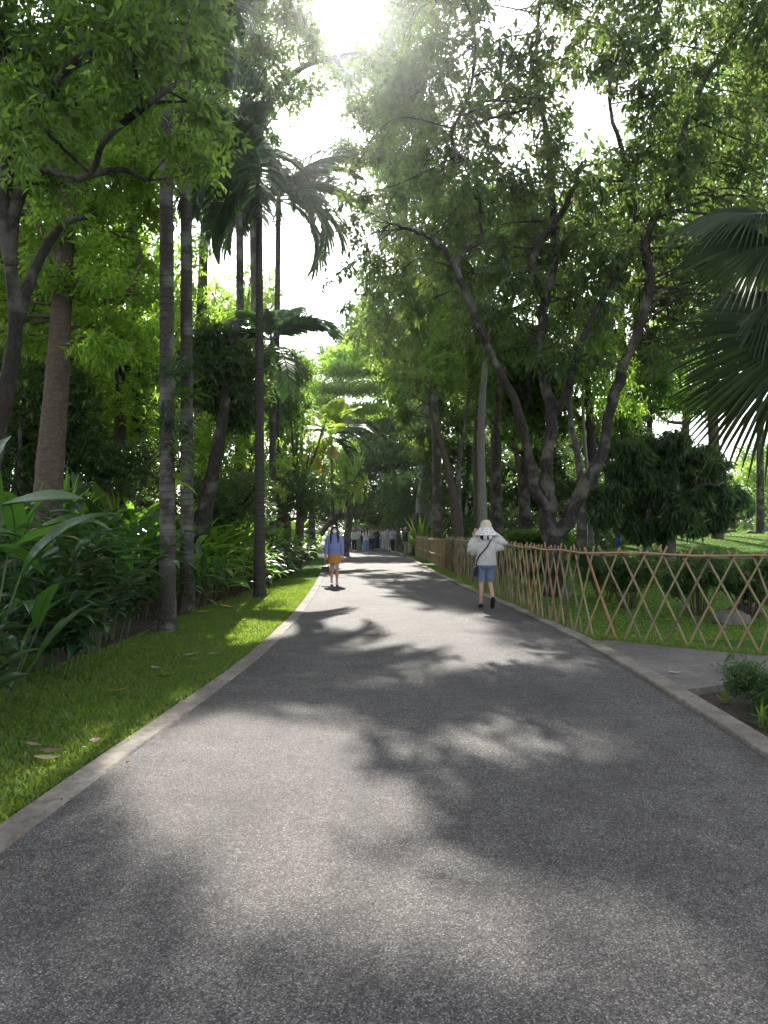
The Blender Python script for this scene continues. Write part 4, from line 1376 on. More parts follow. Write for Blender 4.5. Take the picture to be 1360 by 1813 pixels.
# ------------------------------------------------------------------ trees further off: left side
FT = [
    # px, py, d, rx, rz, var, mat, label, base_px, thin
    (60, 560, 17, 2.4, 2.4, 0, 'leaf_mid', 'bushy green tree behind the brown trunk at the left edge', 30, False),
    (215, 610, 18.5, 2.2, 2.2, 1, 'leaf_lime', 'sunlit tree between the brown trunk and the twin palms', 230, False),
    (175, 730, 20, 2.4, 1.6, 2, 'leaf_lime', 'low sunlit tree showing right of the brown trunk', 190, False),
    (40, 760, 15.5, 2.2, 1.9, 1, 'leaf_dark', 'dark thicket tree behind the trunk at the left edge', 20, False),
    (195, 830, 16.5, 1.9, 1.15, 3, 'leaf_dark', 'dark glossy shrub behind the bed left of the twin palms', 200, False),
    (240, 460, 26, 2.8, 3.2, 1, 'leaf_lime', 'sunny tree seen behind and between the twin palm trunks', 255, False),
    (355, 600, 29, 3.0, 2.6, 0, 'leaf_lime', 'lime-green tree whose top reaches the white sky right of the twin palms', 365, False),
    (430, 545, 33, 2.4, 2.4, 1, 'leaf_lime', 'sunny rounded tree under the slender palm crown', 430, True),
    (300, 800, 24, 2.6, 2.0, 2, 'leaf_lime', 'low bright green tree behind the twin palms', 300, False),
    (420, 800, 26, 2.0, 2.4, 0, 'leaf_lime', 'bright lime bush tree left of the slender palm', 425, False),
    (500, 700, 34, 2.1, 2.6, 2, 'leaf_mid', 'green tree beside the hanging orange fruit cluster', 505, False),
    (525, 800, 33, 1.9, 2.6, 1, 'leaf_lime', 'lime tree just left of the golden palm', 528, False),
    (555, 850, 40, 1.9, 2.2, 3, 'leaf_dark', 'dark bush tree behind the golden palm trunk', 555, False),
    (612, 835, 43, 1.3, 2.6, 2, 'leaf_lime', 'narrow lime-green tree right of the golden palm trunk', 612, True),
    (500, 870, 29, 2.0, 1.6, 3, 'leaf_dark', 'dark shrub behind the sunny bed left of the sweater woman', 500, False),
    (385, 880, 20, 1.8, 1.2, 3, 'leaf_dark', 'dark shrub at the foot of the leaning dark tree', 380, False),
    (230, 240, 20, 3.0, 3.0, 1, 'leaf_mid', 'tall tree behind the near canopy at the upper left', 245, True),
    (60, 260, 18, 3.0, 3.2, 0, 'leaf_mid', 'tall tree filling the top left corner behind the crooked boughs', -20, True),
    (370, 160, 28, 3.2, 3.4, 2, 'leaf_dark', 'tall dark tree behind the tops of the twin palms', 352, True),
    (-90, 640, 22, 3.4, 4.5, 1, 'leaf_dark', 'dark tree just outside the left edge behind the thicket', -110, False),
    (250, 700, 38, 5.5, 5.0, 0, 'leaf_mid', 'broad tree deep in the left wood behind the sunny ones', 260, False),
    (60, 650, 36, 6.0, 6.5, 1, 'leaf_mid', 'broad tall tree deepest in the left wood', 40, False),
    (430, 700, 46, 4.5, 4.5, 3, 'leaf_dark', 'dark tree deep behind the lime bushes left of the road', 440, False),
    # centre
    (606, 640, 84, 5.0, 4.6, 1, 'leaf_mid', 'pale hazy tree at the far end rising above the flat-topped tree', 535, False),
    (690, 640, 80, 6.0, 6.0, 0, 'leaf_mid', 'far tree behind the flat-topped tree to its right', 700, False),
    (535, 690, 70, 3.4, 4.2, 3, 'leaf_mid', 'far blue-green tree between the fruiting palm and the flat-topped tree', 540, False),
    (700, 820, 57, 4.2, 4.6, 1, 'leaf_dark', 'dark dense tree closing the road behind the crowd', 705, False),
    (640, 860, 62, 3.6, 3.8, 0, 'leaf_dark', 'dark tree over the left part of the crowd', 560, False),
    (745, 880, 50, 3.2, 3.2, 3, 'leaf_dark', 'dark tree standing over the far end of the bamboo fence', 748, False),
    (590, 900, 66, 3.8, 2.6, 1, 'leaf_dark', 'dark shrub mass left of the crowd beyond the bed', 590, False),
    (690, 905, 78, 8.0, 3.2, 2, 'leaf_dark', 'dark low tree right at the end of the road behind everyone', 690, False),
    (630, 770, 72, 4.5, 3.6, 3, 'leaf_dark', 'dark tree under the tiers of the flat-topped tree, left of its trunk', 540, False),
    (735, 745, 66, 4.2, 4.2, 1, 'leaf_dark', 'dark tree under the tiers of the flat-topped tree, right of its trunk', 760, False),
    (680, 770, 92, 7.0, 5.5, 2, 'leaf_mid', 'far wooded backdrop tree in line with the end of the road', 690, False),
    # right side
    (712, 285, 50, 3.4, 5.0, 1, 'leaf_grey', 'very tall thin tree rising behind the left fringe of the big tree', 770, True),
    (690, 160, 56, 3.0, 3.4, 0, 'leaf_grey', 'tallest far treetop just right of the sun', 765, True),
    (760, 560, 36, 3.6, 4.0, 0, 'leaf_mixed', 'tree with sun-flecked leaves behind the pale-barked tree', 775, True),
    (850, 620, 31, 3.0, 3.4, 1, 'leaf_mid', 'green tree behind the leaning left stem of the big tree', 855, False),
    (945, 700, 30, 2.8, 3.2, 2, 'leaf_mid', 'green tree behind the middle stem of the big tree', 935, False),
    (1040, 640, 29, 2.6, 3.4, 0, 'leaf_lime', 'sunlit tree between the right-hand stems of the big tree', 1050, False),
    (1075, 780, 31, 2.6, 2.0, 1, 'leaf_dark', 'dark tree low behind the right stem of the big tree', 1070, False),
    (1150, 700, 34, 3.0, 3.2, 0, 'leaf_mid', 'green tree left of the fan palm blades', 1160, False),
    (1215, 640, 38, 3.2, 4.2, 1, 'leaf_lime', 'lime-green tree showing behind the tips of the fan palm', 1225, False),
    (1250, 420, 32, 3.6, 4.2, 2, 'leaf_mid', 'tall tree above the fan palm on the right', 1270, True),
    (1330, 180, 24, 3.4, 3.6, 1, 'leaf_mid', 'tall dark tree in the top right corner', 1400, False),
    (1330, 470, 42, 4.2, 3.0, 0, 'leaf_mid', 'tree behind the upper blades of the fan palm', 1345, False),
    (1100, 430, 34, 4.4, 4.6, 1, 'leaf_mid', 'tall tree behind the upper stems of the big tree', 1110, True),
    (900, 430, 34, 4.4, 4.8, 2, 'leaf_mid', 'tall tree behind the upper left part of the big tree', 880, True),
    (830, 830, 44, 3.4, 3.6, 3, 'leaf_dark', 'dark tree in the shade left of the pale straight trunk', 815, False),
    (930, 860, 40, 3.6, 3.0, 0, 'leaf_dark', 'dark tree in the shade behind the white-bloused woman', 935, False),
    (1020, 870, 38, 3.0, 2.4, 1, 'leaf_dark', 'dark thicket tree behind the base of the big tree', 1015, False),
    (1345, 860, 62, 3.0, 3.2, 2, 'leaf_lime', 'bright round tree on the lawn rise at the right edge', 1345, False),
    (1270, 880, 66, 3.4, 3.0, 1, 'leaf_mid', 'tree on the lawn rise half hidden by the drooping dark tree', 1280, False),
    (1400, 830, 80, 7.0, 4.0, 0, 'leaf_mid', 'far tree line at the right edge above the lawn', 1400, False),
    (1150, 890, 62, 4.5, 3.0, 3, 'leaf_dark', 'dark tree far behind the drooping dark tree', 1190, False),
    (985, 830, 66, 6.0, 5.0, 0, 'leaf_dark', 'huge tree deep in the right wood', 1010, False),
    (830, 700, 70, 8.0, 9.0, 1, 'leaf_dark', 'huge tree deep in the wood right of the crowd', 840, False),
]
for (px, py, d, rx, rz, var, mt, lab, bpx, thin) in FT:
    gz = z_right(X(bpx, d), d) if px > 760 and d > 15 else 0.0
    far_tree(px, py, d, rx, rz, var if not (thin or mt == 'leaf_lime') else var % 2, mt, lab, bpx, 0.13 + rz * 0.03, random.choice(['bark_dark', 'bark_grey', 'bark_brown']), thin=thin or mt == 'leaf_lime', gz=gz)

# the wood that closes the view low down, too far to tell its trees apart
wb = []
q = random.Random(71)
for (x0, x1, y0, y1, h, n_) in [(-48, -7.5, 47, 58, 4.5, 46), (7, 50, 72, 84, 6.0, 46), (-12, 8, 98, 112, 7.0, 26), (-70, -10, 75, 92, 8.0, 40), (45, 100, 60, 95, 8.0, 34), (-40, -18, 24, 40, 3.5, 24), (-34, -7, 31, 42, 5.0, 34), (4.5, 14, 50, 62, 7.0, 30), (14, 44, 52, 66, 6.0, 26)]:
    for _ in range(n_):
        hh = q.uniform(0.3, 1.0) * h
        bx_, by_ = q.uniform(x0, x1), q.uniform(y0, y1)
        wb.append((bx_, by_, hh * 0.5 + (z_right(bx_, by_) if bx_ > 2 else 0), q.uniform(1.6, 3.0), q.uniform(1.4, 2.4), hh * 0.55 + 0.5))
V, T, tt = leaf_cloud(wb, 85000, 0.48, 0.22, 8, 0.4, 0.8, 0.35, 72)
tag(link('undergrowth', mesh_np('undergrowth', V, T, tint=tt, mat=M['leaf_dark'])), kind='stuff')

# flat-topped spreading tree over the road's end
rt = tag(empty('spreading_tree', (X(722, 58), 58, 0)), 'spreading tree with flat green tiers of foliage above the end of the road', 'tree')
bls = []
for (px, py, d, rx) in [(640, 622, 57, 2.6), (600, 655, 56, 2.3), (665, 655, 56, 2.8), (700, 630, 58, 2.4), (575, 690, 55, 1.9), (625, 690, 55, 2.5), (690, 690, 56, 2.4), (580, 715, 54, 1.5), (650, 725, 55, 2.0), (610, 635, 59, 2.0), (720, 660, 58, 2.2)]:
    q = P(px, py, d)
    bls.append((q.x - X(722, 58), q.y - 58, q.z, rx, rx, 0.42))
V, T, tt = leaf_cloud(bls, 26000, 0.26, 0.12, 8, 0.0, 0.5, 0.5, 77, 0.9)
link('crown', mesh_np('crown', V, T, tint=tt, mat=M['leaf_lime']), rt)
g = Geo()
for lb in ([(0, 0, -0.2, 0.5), (-0.1, 0, 4, 0.36), (-0.6, 0, 8, 0.26), (-2.2, -1, 11.5, 0.1)], [(-0.3, 0, 6.5, 0.22), (1, -1, 9, 0.14), (1.5, -1, 11.5, 0.06)], [(-0.4, 0, 7, 0.2), (-2.5, -1, 9.3, 0.13), (-4.4, -2, 10.8, 0.05)]):
    sp = spline(lb, 5); g.tube([q[:3] for q in sp], [q[3] for q in sp], 8)
g.build('trunk', M['bark_dark'], rt)

# bare trunks that stand in the shade behind the fence: px at the foot, px at the top, foot depth, radius
for (pts, d, mt, lab) in [
    ([(857, 945, .25), (853, 860, .22), (852, 760, .19), (858, 660, .16), (866, 560, .11), (860, 470, .06)], 25, 'bark_pale', 'straight pale trunk directly above the white-bloused woman'),
    ([(885, 950, .26), (880, 860, .22), (880, 760, .18), (884, 680, .14), (880, 600, .07)], 26.5, 'bark_dark', 'dark straight trunk just right of the pale straight trunk'),
    ([(815, 955, .30), (806, 900, .24), (795, 840, .20), (782, 790, .16), (765, 740, .10), (760, 690, .05)], 26, 'bark_brown', 'brown trunk leaning left between the pale-barked tree and the pale straight trunk'),
    ([(818, 940, .18), (812, 870, .15), (815, 800, .12), (822, 760, .09), (830, 690, .05)], 27.5, 'bark_grey', 'thin grey trunk curving right beside the brown leaning one'),
    ([(926, 940, .24), (924, 880, .2), (916, 810, .17), (905, 750, .13), (895, 690, .07)], 30, 'bark_brown', 'brown trunk left of the big tree leaning slightly left'),
    ([(942, 950, .2), (930, 900, .17), (922, 850, .14), (926, 790, .10), (940, 720, .05)], 31, 'bark_grey', 'grey trunk crossing the leaning brown trunk left of the big tree'),
    ([(1030, 960, .26), (1030, 880, .2), (1022, 800, .17), (1010, 740, .13), (1012, 660, .09), (1030, 560, .05)], 25, 'bark_grey', 'grey trunk seen through the fork of the big tree'),
    ([(1048, 950, .16), (1042, 860, .12), (1036, 790, .10), (1032, 720, .08), (1034, 640, .04)], 28, 'bark_pale', 'thin pale trunk right of the fork of the big tree'),
    ([(1112, 930, .2), (1115, 820, .16), (1125, 700, .12), (1135, 640, .09), (1150, 560, .05)], 33, 'bark_pale', 'slender pale trunk left of the drooping dark tree'),
    ([(735, 900, .22), (738, 800, .18), (732, 700, .16), (735, 640, .13), (745, 560, .06)], 62, 'bark_pale', 'distant white trunk behind the pale-barked tree'),
]:
    b = Vector((X(pts[0][0], d), d, z_right(X(pts[0][0], d), d)))
    bl = []
    top = P(pts[-1][0], pts[-1][1], d)
    for i in range(7):
        bl.append((top.x + random.uniform(-1.3, 1.3), top.y + random.uniform(-1, 1), top.z + random.uniform(-0.8, 1.2), 0.6, 0.6, 0.42))
    lb = LB([(a, c, d, r * 0.66) for a, c, r in pts]); lb[0] = (b.x, b.y, b.z - 0.15, pts[0][2] * 0.9)
    tree('tree', lab, b, [lb], bl, 1700, 0.19, 0.075, M['leaf_mid' if mt != 'bark_dark' else 'leaf_dark'], M[mt], seed=int(pts[0][0]), twigs=2)

# drooping dark tree on the lawn right of the big tree, on two stems
dD2 = 24.0
zD = z_right(X(1165, dD2), dD2)
limbsD = [LB([(1147, 985, dD2, .14), (1146, 950, dD2, .11), (1150, 900, dD2, .10), (1165, 850, dD2, .07), (1190, 800, dD2, .04)]),
          LB([(1183, 995, dD2, .26), (1186, 955, dD2, .20), (1190, 910, dD2, .18), (1195, 850, dD2, .13), (1190, 790, dD2, .07)]),
          LB([(1190, 900, dD2, .09), (1240, 860, dD2 - .4, .06), (1275, 860, dD2 - .6, .03)]),
          LB([(1150, 900, dD2, .07), (1110, 870, dD2 - .3, .05), (1085, 880, dD2 - .5, .03)])]
blD = []
for _ in range(700):
    px = rr.uniform(1045, 1310); py = rr.uniform(765, 942)
    an_ = math.atan2(py - 865, px - 1178)
    if ((px - 1178) / 132) ** 2 + ((py - 865) / 85) ** 2 > 0.95 + 0.22 * math.sin(an_ * 3 + 1) + 0.18 * math.sin(an_ * 7) + 0.1 * math.sin(an_ * 13): continue
    if rr.random() < 0.12: continue
    if any((px - b[6]) ** 2 + (py - b[7]) ** 2 < 25 ** 2 for b in blD): continue
    q = P(px, py, dD2 + rr.uniform(-1.6, 1.6)); s = rr.uniform(0.38, 0.55)
    blD.append((q.x, q.y, q.z, s, s, s * 0.8, px, py))
tree('broadleaf_tree', 'rounded dark tree with drooping long leaves standing on the lawn on two short stems', (X(1170, dD2), dD2, zD), limbsD, [b[:6] for b in blD], 30000, 0.26, 0.055, M['leaf_dark'], M['bark_grey'],
     seed=14, droop=0.95, per=9, sprig=0.2, twigs=2)

# clipped shrubs on the lawn behind the fence
for (px, py, d, rx, rz, lab) in [(1112, 1010, 14.6, 0.62, 0.52, 'rounded shrub on the lawn behind the fence, nearest the big tree'),
                                 (1235, 1020, 13.4, 0.72, 0.55, 'dense dark shrub behind the lattice, left one of the two by the rocks'),
                                 (1325, 1028, 13.0, 0.62, 0.55, 'dark shrub behind the lattice at the right edge beside the rocks'),
                                 (1070, 1000, 16.0, 0.7, 0.5, 'low shrub right beside the base of the big tree'),
                                 (945, 1002, 19.5, 0.6, 0.42, 'small shrub behind the fence left of the big tree')]:
    x = X(px, d); zg = z_right(x, d)
    root = tag(empty('shrub', (x, d, zg)), lab, 'shrub')
    bl = []
    zc = P(px, py, d).z - zg
    for i in range(16):
        a = rr.uniform(0, 6.28); q = rr.random() ** 0.5
        bl.append((math.cos(a) * q * rx * 0.75, math.sin(a) * q * rx * 0.75, zc + rr.uniform(-.5, .55) * rz, rx * 0.42, rx * 0.42, rz * 0.38))
    V, T, tt = leaf_cloud(bl, 5200, 0.085, 0.035, 7, 0.15, 0.14, 0.4, int(px), 0.6)
    link('foliage', mesh_np('foliage', V, T, tint=tt, mat=M['leaf_dark']), root)
    g = Geo()
    for i in range(16):
        a = rr.uniform(0, 6.28); q = rr.uniform(0.3, 0.9) * rx
        g.tube([Vector((math.cos(a) * 0.10, math.sin(a) * 0.10, -0.05)), Vector((math.cos(a) * q * 0.6, math.sin(a) * q * 0.6, zc * 0.6)), Vector((math.cos(a) * q, math.sin(a) * q, zc * 1.1))], [0.014, 0.010, 0.005], 4, False)
    g.build('stem', M['stem_brown'], root)

# shrubs under the trees behind the fence
for i, (px, d, rx, rz, mt, lab) in enumerate([(850, 27, 1.2, 0.8, 'leaf_mid', 'leafy shrub left of the white-bloused woman behind the fence'),
                                   (832, 35, 1.3, 0.7, 'leaf_dark', 'dark shrub under the leaning brown trunk behind the fence'),
                                   (950, 28, 1.8, 1.0, 'leaf_mid', 'green shrub between the trunks left of the big tree'),
                                   (1010, 30, 2.0, 1.1, 'leaf_dark', 'dark shrub just behind the base of the big tree'),
                                   (1060, 33, 2.2, 1.2, 'leaf_dark', 'dark shrub at the left edge of the grass rise'),
                                   (900, 34, 2.2, 1.5, 'leaf_dark', 'deep shrub behind the green shrub left of the big tree')]):
    x = X(px, d); zg = z_right(x, d)
    root = tag(empty('shrub', (x, d, zg)), lab, 'shrub')
    o = link('foliage', CROWN[i % 4], root); o.location = (0, 0, rz * 0.85); o.scale = (rx, rx * 0.8, rz); set_mat(o, M[mt])
for i in range(2):
    px = (744, 772)[i]
    blade_tuft('fern', ['bright green fern clump behind the fence beside the green-shirted man', 'bright green fern clump behind the fence under the pale-barked tree'][i], (X(px, 44.5), 44.5, 0.3), 70, 2.0, 0.2, M['paddle_sunlit'], 150 + i, 'fern', 0.7, None, 0.55)


# ------------------------------------------------------------------ bamboo fence
def bamboo_mesh(ln, r, seed, mat, nodes=4):
    q = random.Random(seed)
    g = Geo()
    pts, rad = [], []
    bx, by = q.uniform(-.02, .02), q.uniform(-.015, .015)
    for i in range(nodes + 1):
        for dz, f in (((0, 1.16), (0.02, 1.0)) if i < nodes else ((0, 1.1),)):
            t = min(1, i / nodes + dz)
            pts.append(Vector((bx * math.sin(3 * t), by * math.sin(4 * t), t * ln)))
            rad.append(r * f * (1.08 - 0.2 * t))
    g.tube(pts, rad, 6, True)
    return g.mesh('slat', mat)


LAT = [bamboo_mesh(1.0, 0.0138, s, M['bamboo'], 4) for s in range(4)] + [bamboo_mesh(1.0, 0.017, 9, M['bamboo_red'], 5)]
PAL = [bamboo_mesh(1.0, 0.020, 20 + s, M['bamboo_pale'], 3) for s in range(3)]


def along(poly, s):
    for a, b in zip(poly, poly[1:]):
        l_ = (b - a).length
        if s <= l_: return a.lerp(b, s / l_), (b - a).normalized()
        s -= l_
    return poly[-1].copy(), (poly[-1] - poly[-2]).normalized()


def plen(poly):
    return sum((b - a).length for a, b in zip(poly, poly[1:]))


def stick(root, me, a, b, off=Vector((0, 0, 0)), name='slat'):
    a = Vector(a) - root.location + off; b = Vector(b) - root.location + off
    o = link(name, me, root)
    o.rotation_mode = 'QUATERNION'
    o.rotation_quaternion = (b - a).to_track_quat('Z', 'Y')
    o.location = a
    l_ = (b - a).length
    o.scale = (1, 1, l_)
    return o


def fence_z(p):
    return max(z_right(p.x, p.y), -0.02) if p.y > 12 else -0.02


poly = [Vector((p.x, p.y, 0)) for p in FENCE] + [Vector((p.x, p.y, 0)) for p in FENCE2[1:5]]
fence = tag(empty('bamboo_fence', poly[5]), 'open lattice bamboo fence of crossed sticks that turns the corner beside the side path', 'fence')
H = 1.17
tot = plen(poly)
s = 0.0
q = random.Random(31)
tie_me = None
g = Geo()
g.tube([Vector((0, -0.03, -0.028)), Vector((0.012, 0.034, 0.0)), Vector((0, -0.03, 0.028))], [0.012, 0.014, 0.012], 5)
g.ellipsoid((0, 0, 0), (0.030, 0.036, 0.034), 7, 5)
tie_me = g.mesh('tie', M['tie'])
lean = 0.60
while s < tot - 0.1:
    p0, t0 = along(poly, s)
    p1, t1 = along(poly, min(tot, s + lean * q.uniform(0.93, 1.07)))
    n0 = Vector((t0.y, -t0.x, 0))
    far = p0.y > 14
    jit = q.uniform(-0.02, 0.02)
    red = (not far and p0.x > 3.6 and q.random() < 0.09)
    mesh1 = LAT[4] if red else LAT[q.randint(0, 3)]
    # the two directions of the lattice, on either side of the rails
    stick(fence, mesh1, (p0.x, p0.y, -0.08), (p1.x + t1.x * 0.06, p1.y + t1.y * 0.06, H + 0.07 + q.uniform(-.02, .05)), n0 * 0.022)
    stick(fence, LAT[q.randint(0, 3)] if q.random() < 0.85 or far else LAT[4], (p1.x + jit, p1.y, -0.08), (p0.x - t0.x * 0.05, p0.y - t0.y * 0.05, H + 0.07 + q.uniform(-.02, .05)), n0 * -0.022)
    if p0.y < 13.5 and s > 6:
        o = link('tie', tie_me, fence); o.location = Vector((p0.x, p0.y, H + 0.005)) - fence.location; o.scale = (1.0, 1.0, q.uniform(0.8, 1.3)); o.rotation_euler = (0, q.uniform(-.3, .3), q.uniform(0, 3))
    s += 0.36 if p0.y > 10.6 else 0.285
for k in range(2):
    pts = []
    for i in range(60):
        p, t = along(poly, tot * i / 59)
        n0 = Vector((t.y, -t.x, 0))
        pts.append(p + n0 * (0.045 if k else -0.045) + Vector((0, 0, H + (0.012 if k else -0.016) + 0.012 * math.sin(i * 1.3 + k))) - fence.location)
    g = Geo(); g.tube(pts, [0.0135 if i % 4 else 0.0165 for i in range(60)], 6)
    g.build('rail', M['bamboo_pale' if k else 'bamboo'], fence)
# the close palisade further on
polyp = [Vector((p.x, p.y, 0)) for p in PALI]
pal = tag(empty('bamboo_fence', polyp[3]), 'close-set pale bamboo palisade beyond the lattice, behind the green-shirted man', 'fence')
totp = plen(polyp); s = 0.0
n_s = 0
while s < totp and n_s < 190:
    p, t = along(polyp, s)
    h = 1.12 + q.uniform(-.06, .06)
    stick(pal, PAL[n_s % 3], (p.x, p.y, -0.06), (p.x + q.uniform(-.03, .03), p.y + q.uniform(-.05, .05), h), Vector((q.uniform(-.015, .015), 0, 0)))
    s += totp / 188; n_s += 1
for hz in (1.06, 0.45):
    g = Geo(); g.tube([p + Vector((-0.035, 0, hz)) - pal.location for p in polyp], [0.02] * 4, 6); g.build('rail', M['bamboo_pale'], pal)
p = polyp[3]
g = Geo(); g.tube([Vector((0, 0, -0.1)), Vector((0, 0, 0.6)), Vector((0, 0, 1.2))], [0.06, 0.055, 0.055], 8); g.build('post', M['bamboo_red'], pal)

# label board on a stake behind the fence
ps = G(889, 1030); ps = Vector((ps.x, ps.y, 0))
sg = tag(empty('plant_sign', ps), 'small slanted plant label board on a black stake behind the fence by the white-bloused woman', 'sign')
g = Geo(); g.tube([Vector((0, 0, -0.05)), Vector((0, 0, 0.9))], [0.022, 0.022], 6); g.build('post', simple_mat('black_metal', (0.015, 0.015, 0.016), 0.5), sg, smooth=False)
rot = Matrix.Rotation(math.radians(-42), 3, 'Y') @ Matrix.Rotation(math.radians(30), 3, 'X')
g = Geo(); g.box((0, -0.01, 0.95), (0.24, 0.17, 0.012), rot); g.build('board', simple_mat('sign_board', (0.62, 0.64, 0.66), 0.4, 0.5), sg, smooth=False)
# a blue banner hanging far off in the shade
bn = tag(empty('banner', P(1095, 992, 30)), 'narrow bright blue banner hanging in the shade of the drooping dark tree', 'banner')
bn.location.z = z_right(bn.location.x, 30)
g = Geo(); g.box((0, 0, P(1095, 966, 30).z - bn.location.z), (0.15, 0.012, 0.85)); g.build('cloth', simple_mat('blue_cloth', (0.015, 0.04, 0.55), 0.7, trans=0.3), bn, smooth=False)
g = Geo(); g.tube([Vector((0.08, 0.02, 0)), Vector((0.08, 0.02, 1.6))], [0.015, 0.012], 6); g.build('post', M['bark_grey'], bn)


# rocks on the lawn
def rock(label, c, r, seed, rot=0.0):
    q = random.Random(seed)
    bm = bmesh.new(); bmesh.ops.create_icosphere(bm, subdivisions=3, radius=1)
    pl = [(Vector((q.gauss(0, 1), q.gauss(0, 1), q.gauss(0.3, 1))).normalized(), q.uniform(0.55, 0.92)) for _ in range(14)]
    for v in bm.verts:
        for n_, d_ in pl:
            e = v.co.dot(n_) - d_
            if e > 0: v.co -= n_ * e * 0.9
        v.co.x *= r[0]; v.co.y *= r[1]; v.co.z *= r[2]
    me = bpy.data.meshes.new('rock'); bm.to_mesh(me); bm.free(); me.materials.append(M['rock'])
    o = link('rock', me); o.location = c; o.rotation_euler = (0, 0, rot)
    return tag(o, label, 'rock')


rock('grey boulder on the lawn behind the lattice, the front one of the two', (X(1291, 12.1), 12.1, 0.03), (0.36, 0.30, 0.20), 3)
rock('flat grey boulder behind the front boulder beyond the lattice', (X(1318, 13.4), 13.4, 0.05), (0.42, 0.30, 0.17), 4, 0.5)
for i, (px, d) in enumerate([(1277, 45), (1292, 47), (1330, 43), (1357, 50)]):
    x = X(px, d)
    rock(['pale stone on the far lawn rise, leftmost of four', 'dark low stone on the far lawn rise, second of four from the left', 'stone on the far lawn rise, third of four from the left', 'pale stone on the far lawn rise at the right edge'][i], (x, d, z_right(x, d) + 0.05), (0.42, 0.3, 0.17), 30 + i)

# plants in the soil patch at the lower right
fs_ = tag(empty('shrub', (3.38, 6.35, -0.04)), 'dark feathery shrub cut by the right edge beside the kerb and the soil patch', 'shrub')
bl = [(rr.uniform(-.26, .34), rr.uniform(-.34, .34), rr.uniform(0.10, 0.34), 0.15, 0.15, 0.12) for _ in range(22)]
V, T, tt = leaf_cloud(bl, 7000, 0.055, 0.012, 10, 0.05, 0.13, 0.5, 91, 0.4)
link('foliage', mesh_np('foliage', V, T, tint=tt, mat=M['leaf_dark']), fs_)
g = Geo()
for b_ in bl: g.tube([(b_[0] * .25, b_[1] * .25, -.03), (b_[0] * .7, b_[1] * .7, b_[2] * .6), b_[:3]], [0.009, 0.007, 0.003], 4, False)
g.build('stem', M['stem_brown'], fs_)
blade_tuft('fern', 'small pale green weed growing in the soil close to the kerb', (2.98, 5.85, -0.03), 40, 0.20, 0.022, M['grass'], 202, 'weed', 0.6, None, 0.5)
blade_tuft('fern', 'small green weed by the broken edge of the side path', (3.08, 6.72, -0.03), 26, 0.14, 0.022, M['grass'], 203, 'weed', 0.6, None, 0.5)


# ------------------------------------------------------------------ people
SKIN = simple_mat('skin', (0.50, 0.30, 0.21), 0.5, 0.4)
HAIR = simple_mat('black_hair', (0.012, 0.010, 0.010), 0.4, 0.5)
GREY_HAIR = simple_mat('grey_hair', (0.42, 0.40, 0.38), 0.6, 0.4)
EYE = simple_mat('dark_eye', (0.02, 0.015, 0.012), 0.2, 0.6)
WHITE = simple_mat('white_shoe', (0.72, 0.72, 0.74), 0.5)
BLACK = simple_mat('black_cloth', (0.015, 0.015, 0.018), 0.8)
_cl = {}


def cloth(c, pat=0.12, sc=30):
    key = (c, pat, sc)
    if key not in _cl:
        _cl[key] = simple_mat('cloth', c, 0.85, 0.2, pat, sc, 0.5)
    return _cl[key]


PENDING = []


def skin_body(parent, nodes, edges):
    """one continuous body grown round a skeleton; nodes: {name: (x, y, z, r)}"""
    names = list(nodes)
    ix = {n: i for i, n in enumerate(names)}
    me = bpy.data.meshes.new('body')
    me.from_pydata([nodes[n][:3] for n in names], [(ix[a], ix[b]) for a, b in edges], [])
    me.materials.append(SKIN)
    o = link('body', me, parent)
    md = o.modifiers.new('skin', 'SKIN'); md.use_smooth_shade = True
    sv = me.skin_vertices[0].data
    for n in names:
        r = nodes[n][3]
        sv[ix[n]].radius = r if hasattr(r, '__len__') else (r, r)
        sv[ix[n]].use_root = (n == 'pelvis')
    s = o.modifiers.new('sub', 'SUBSURF'); s.levels = 1; s.render_levels = 1
    PENDING.append(o)
    return o


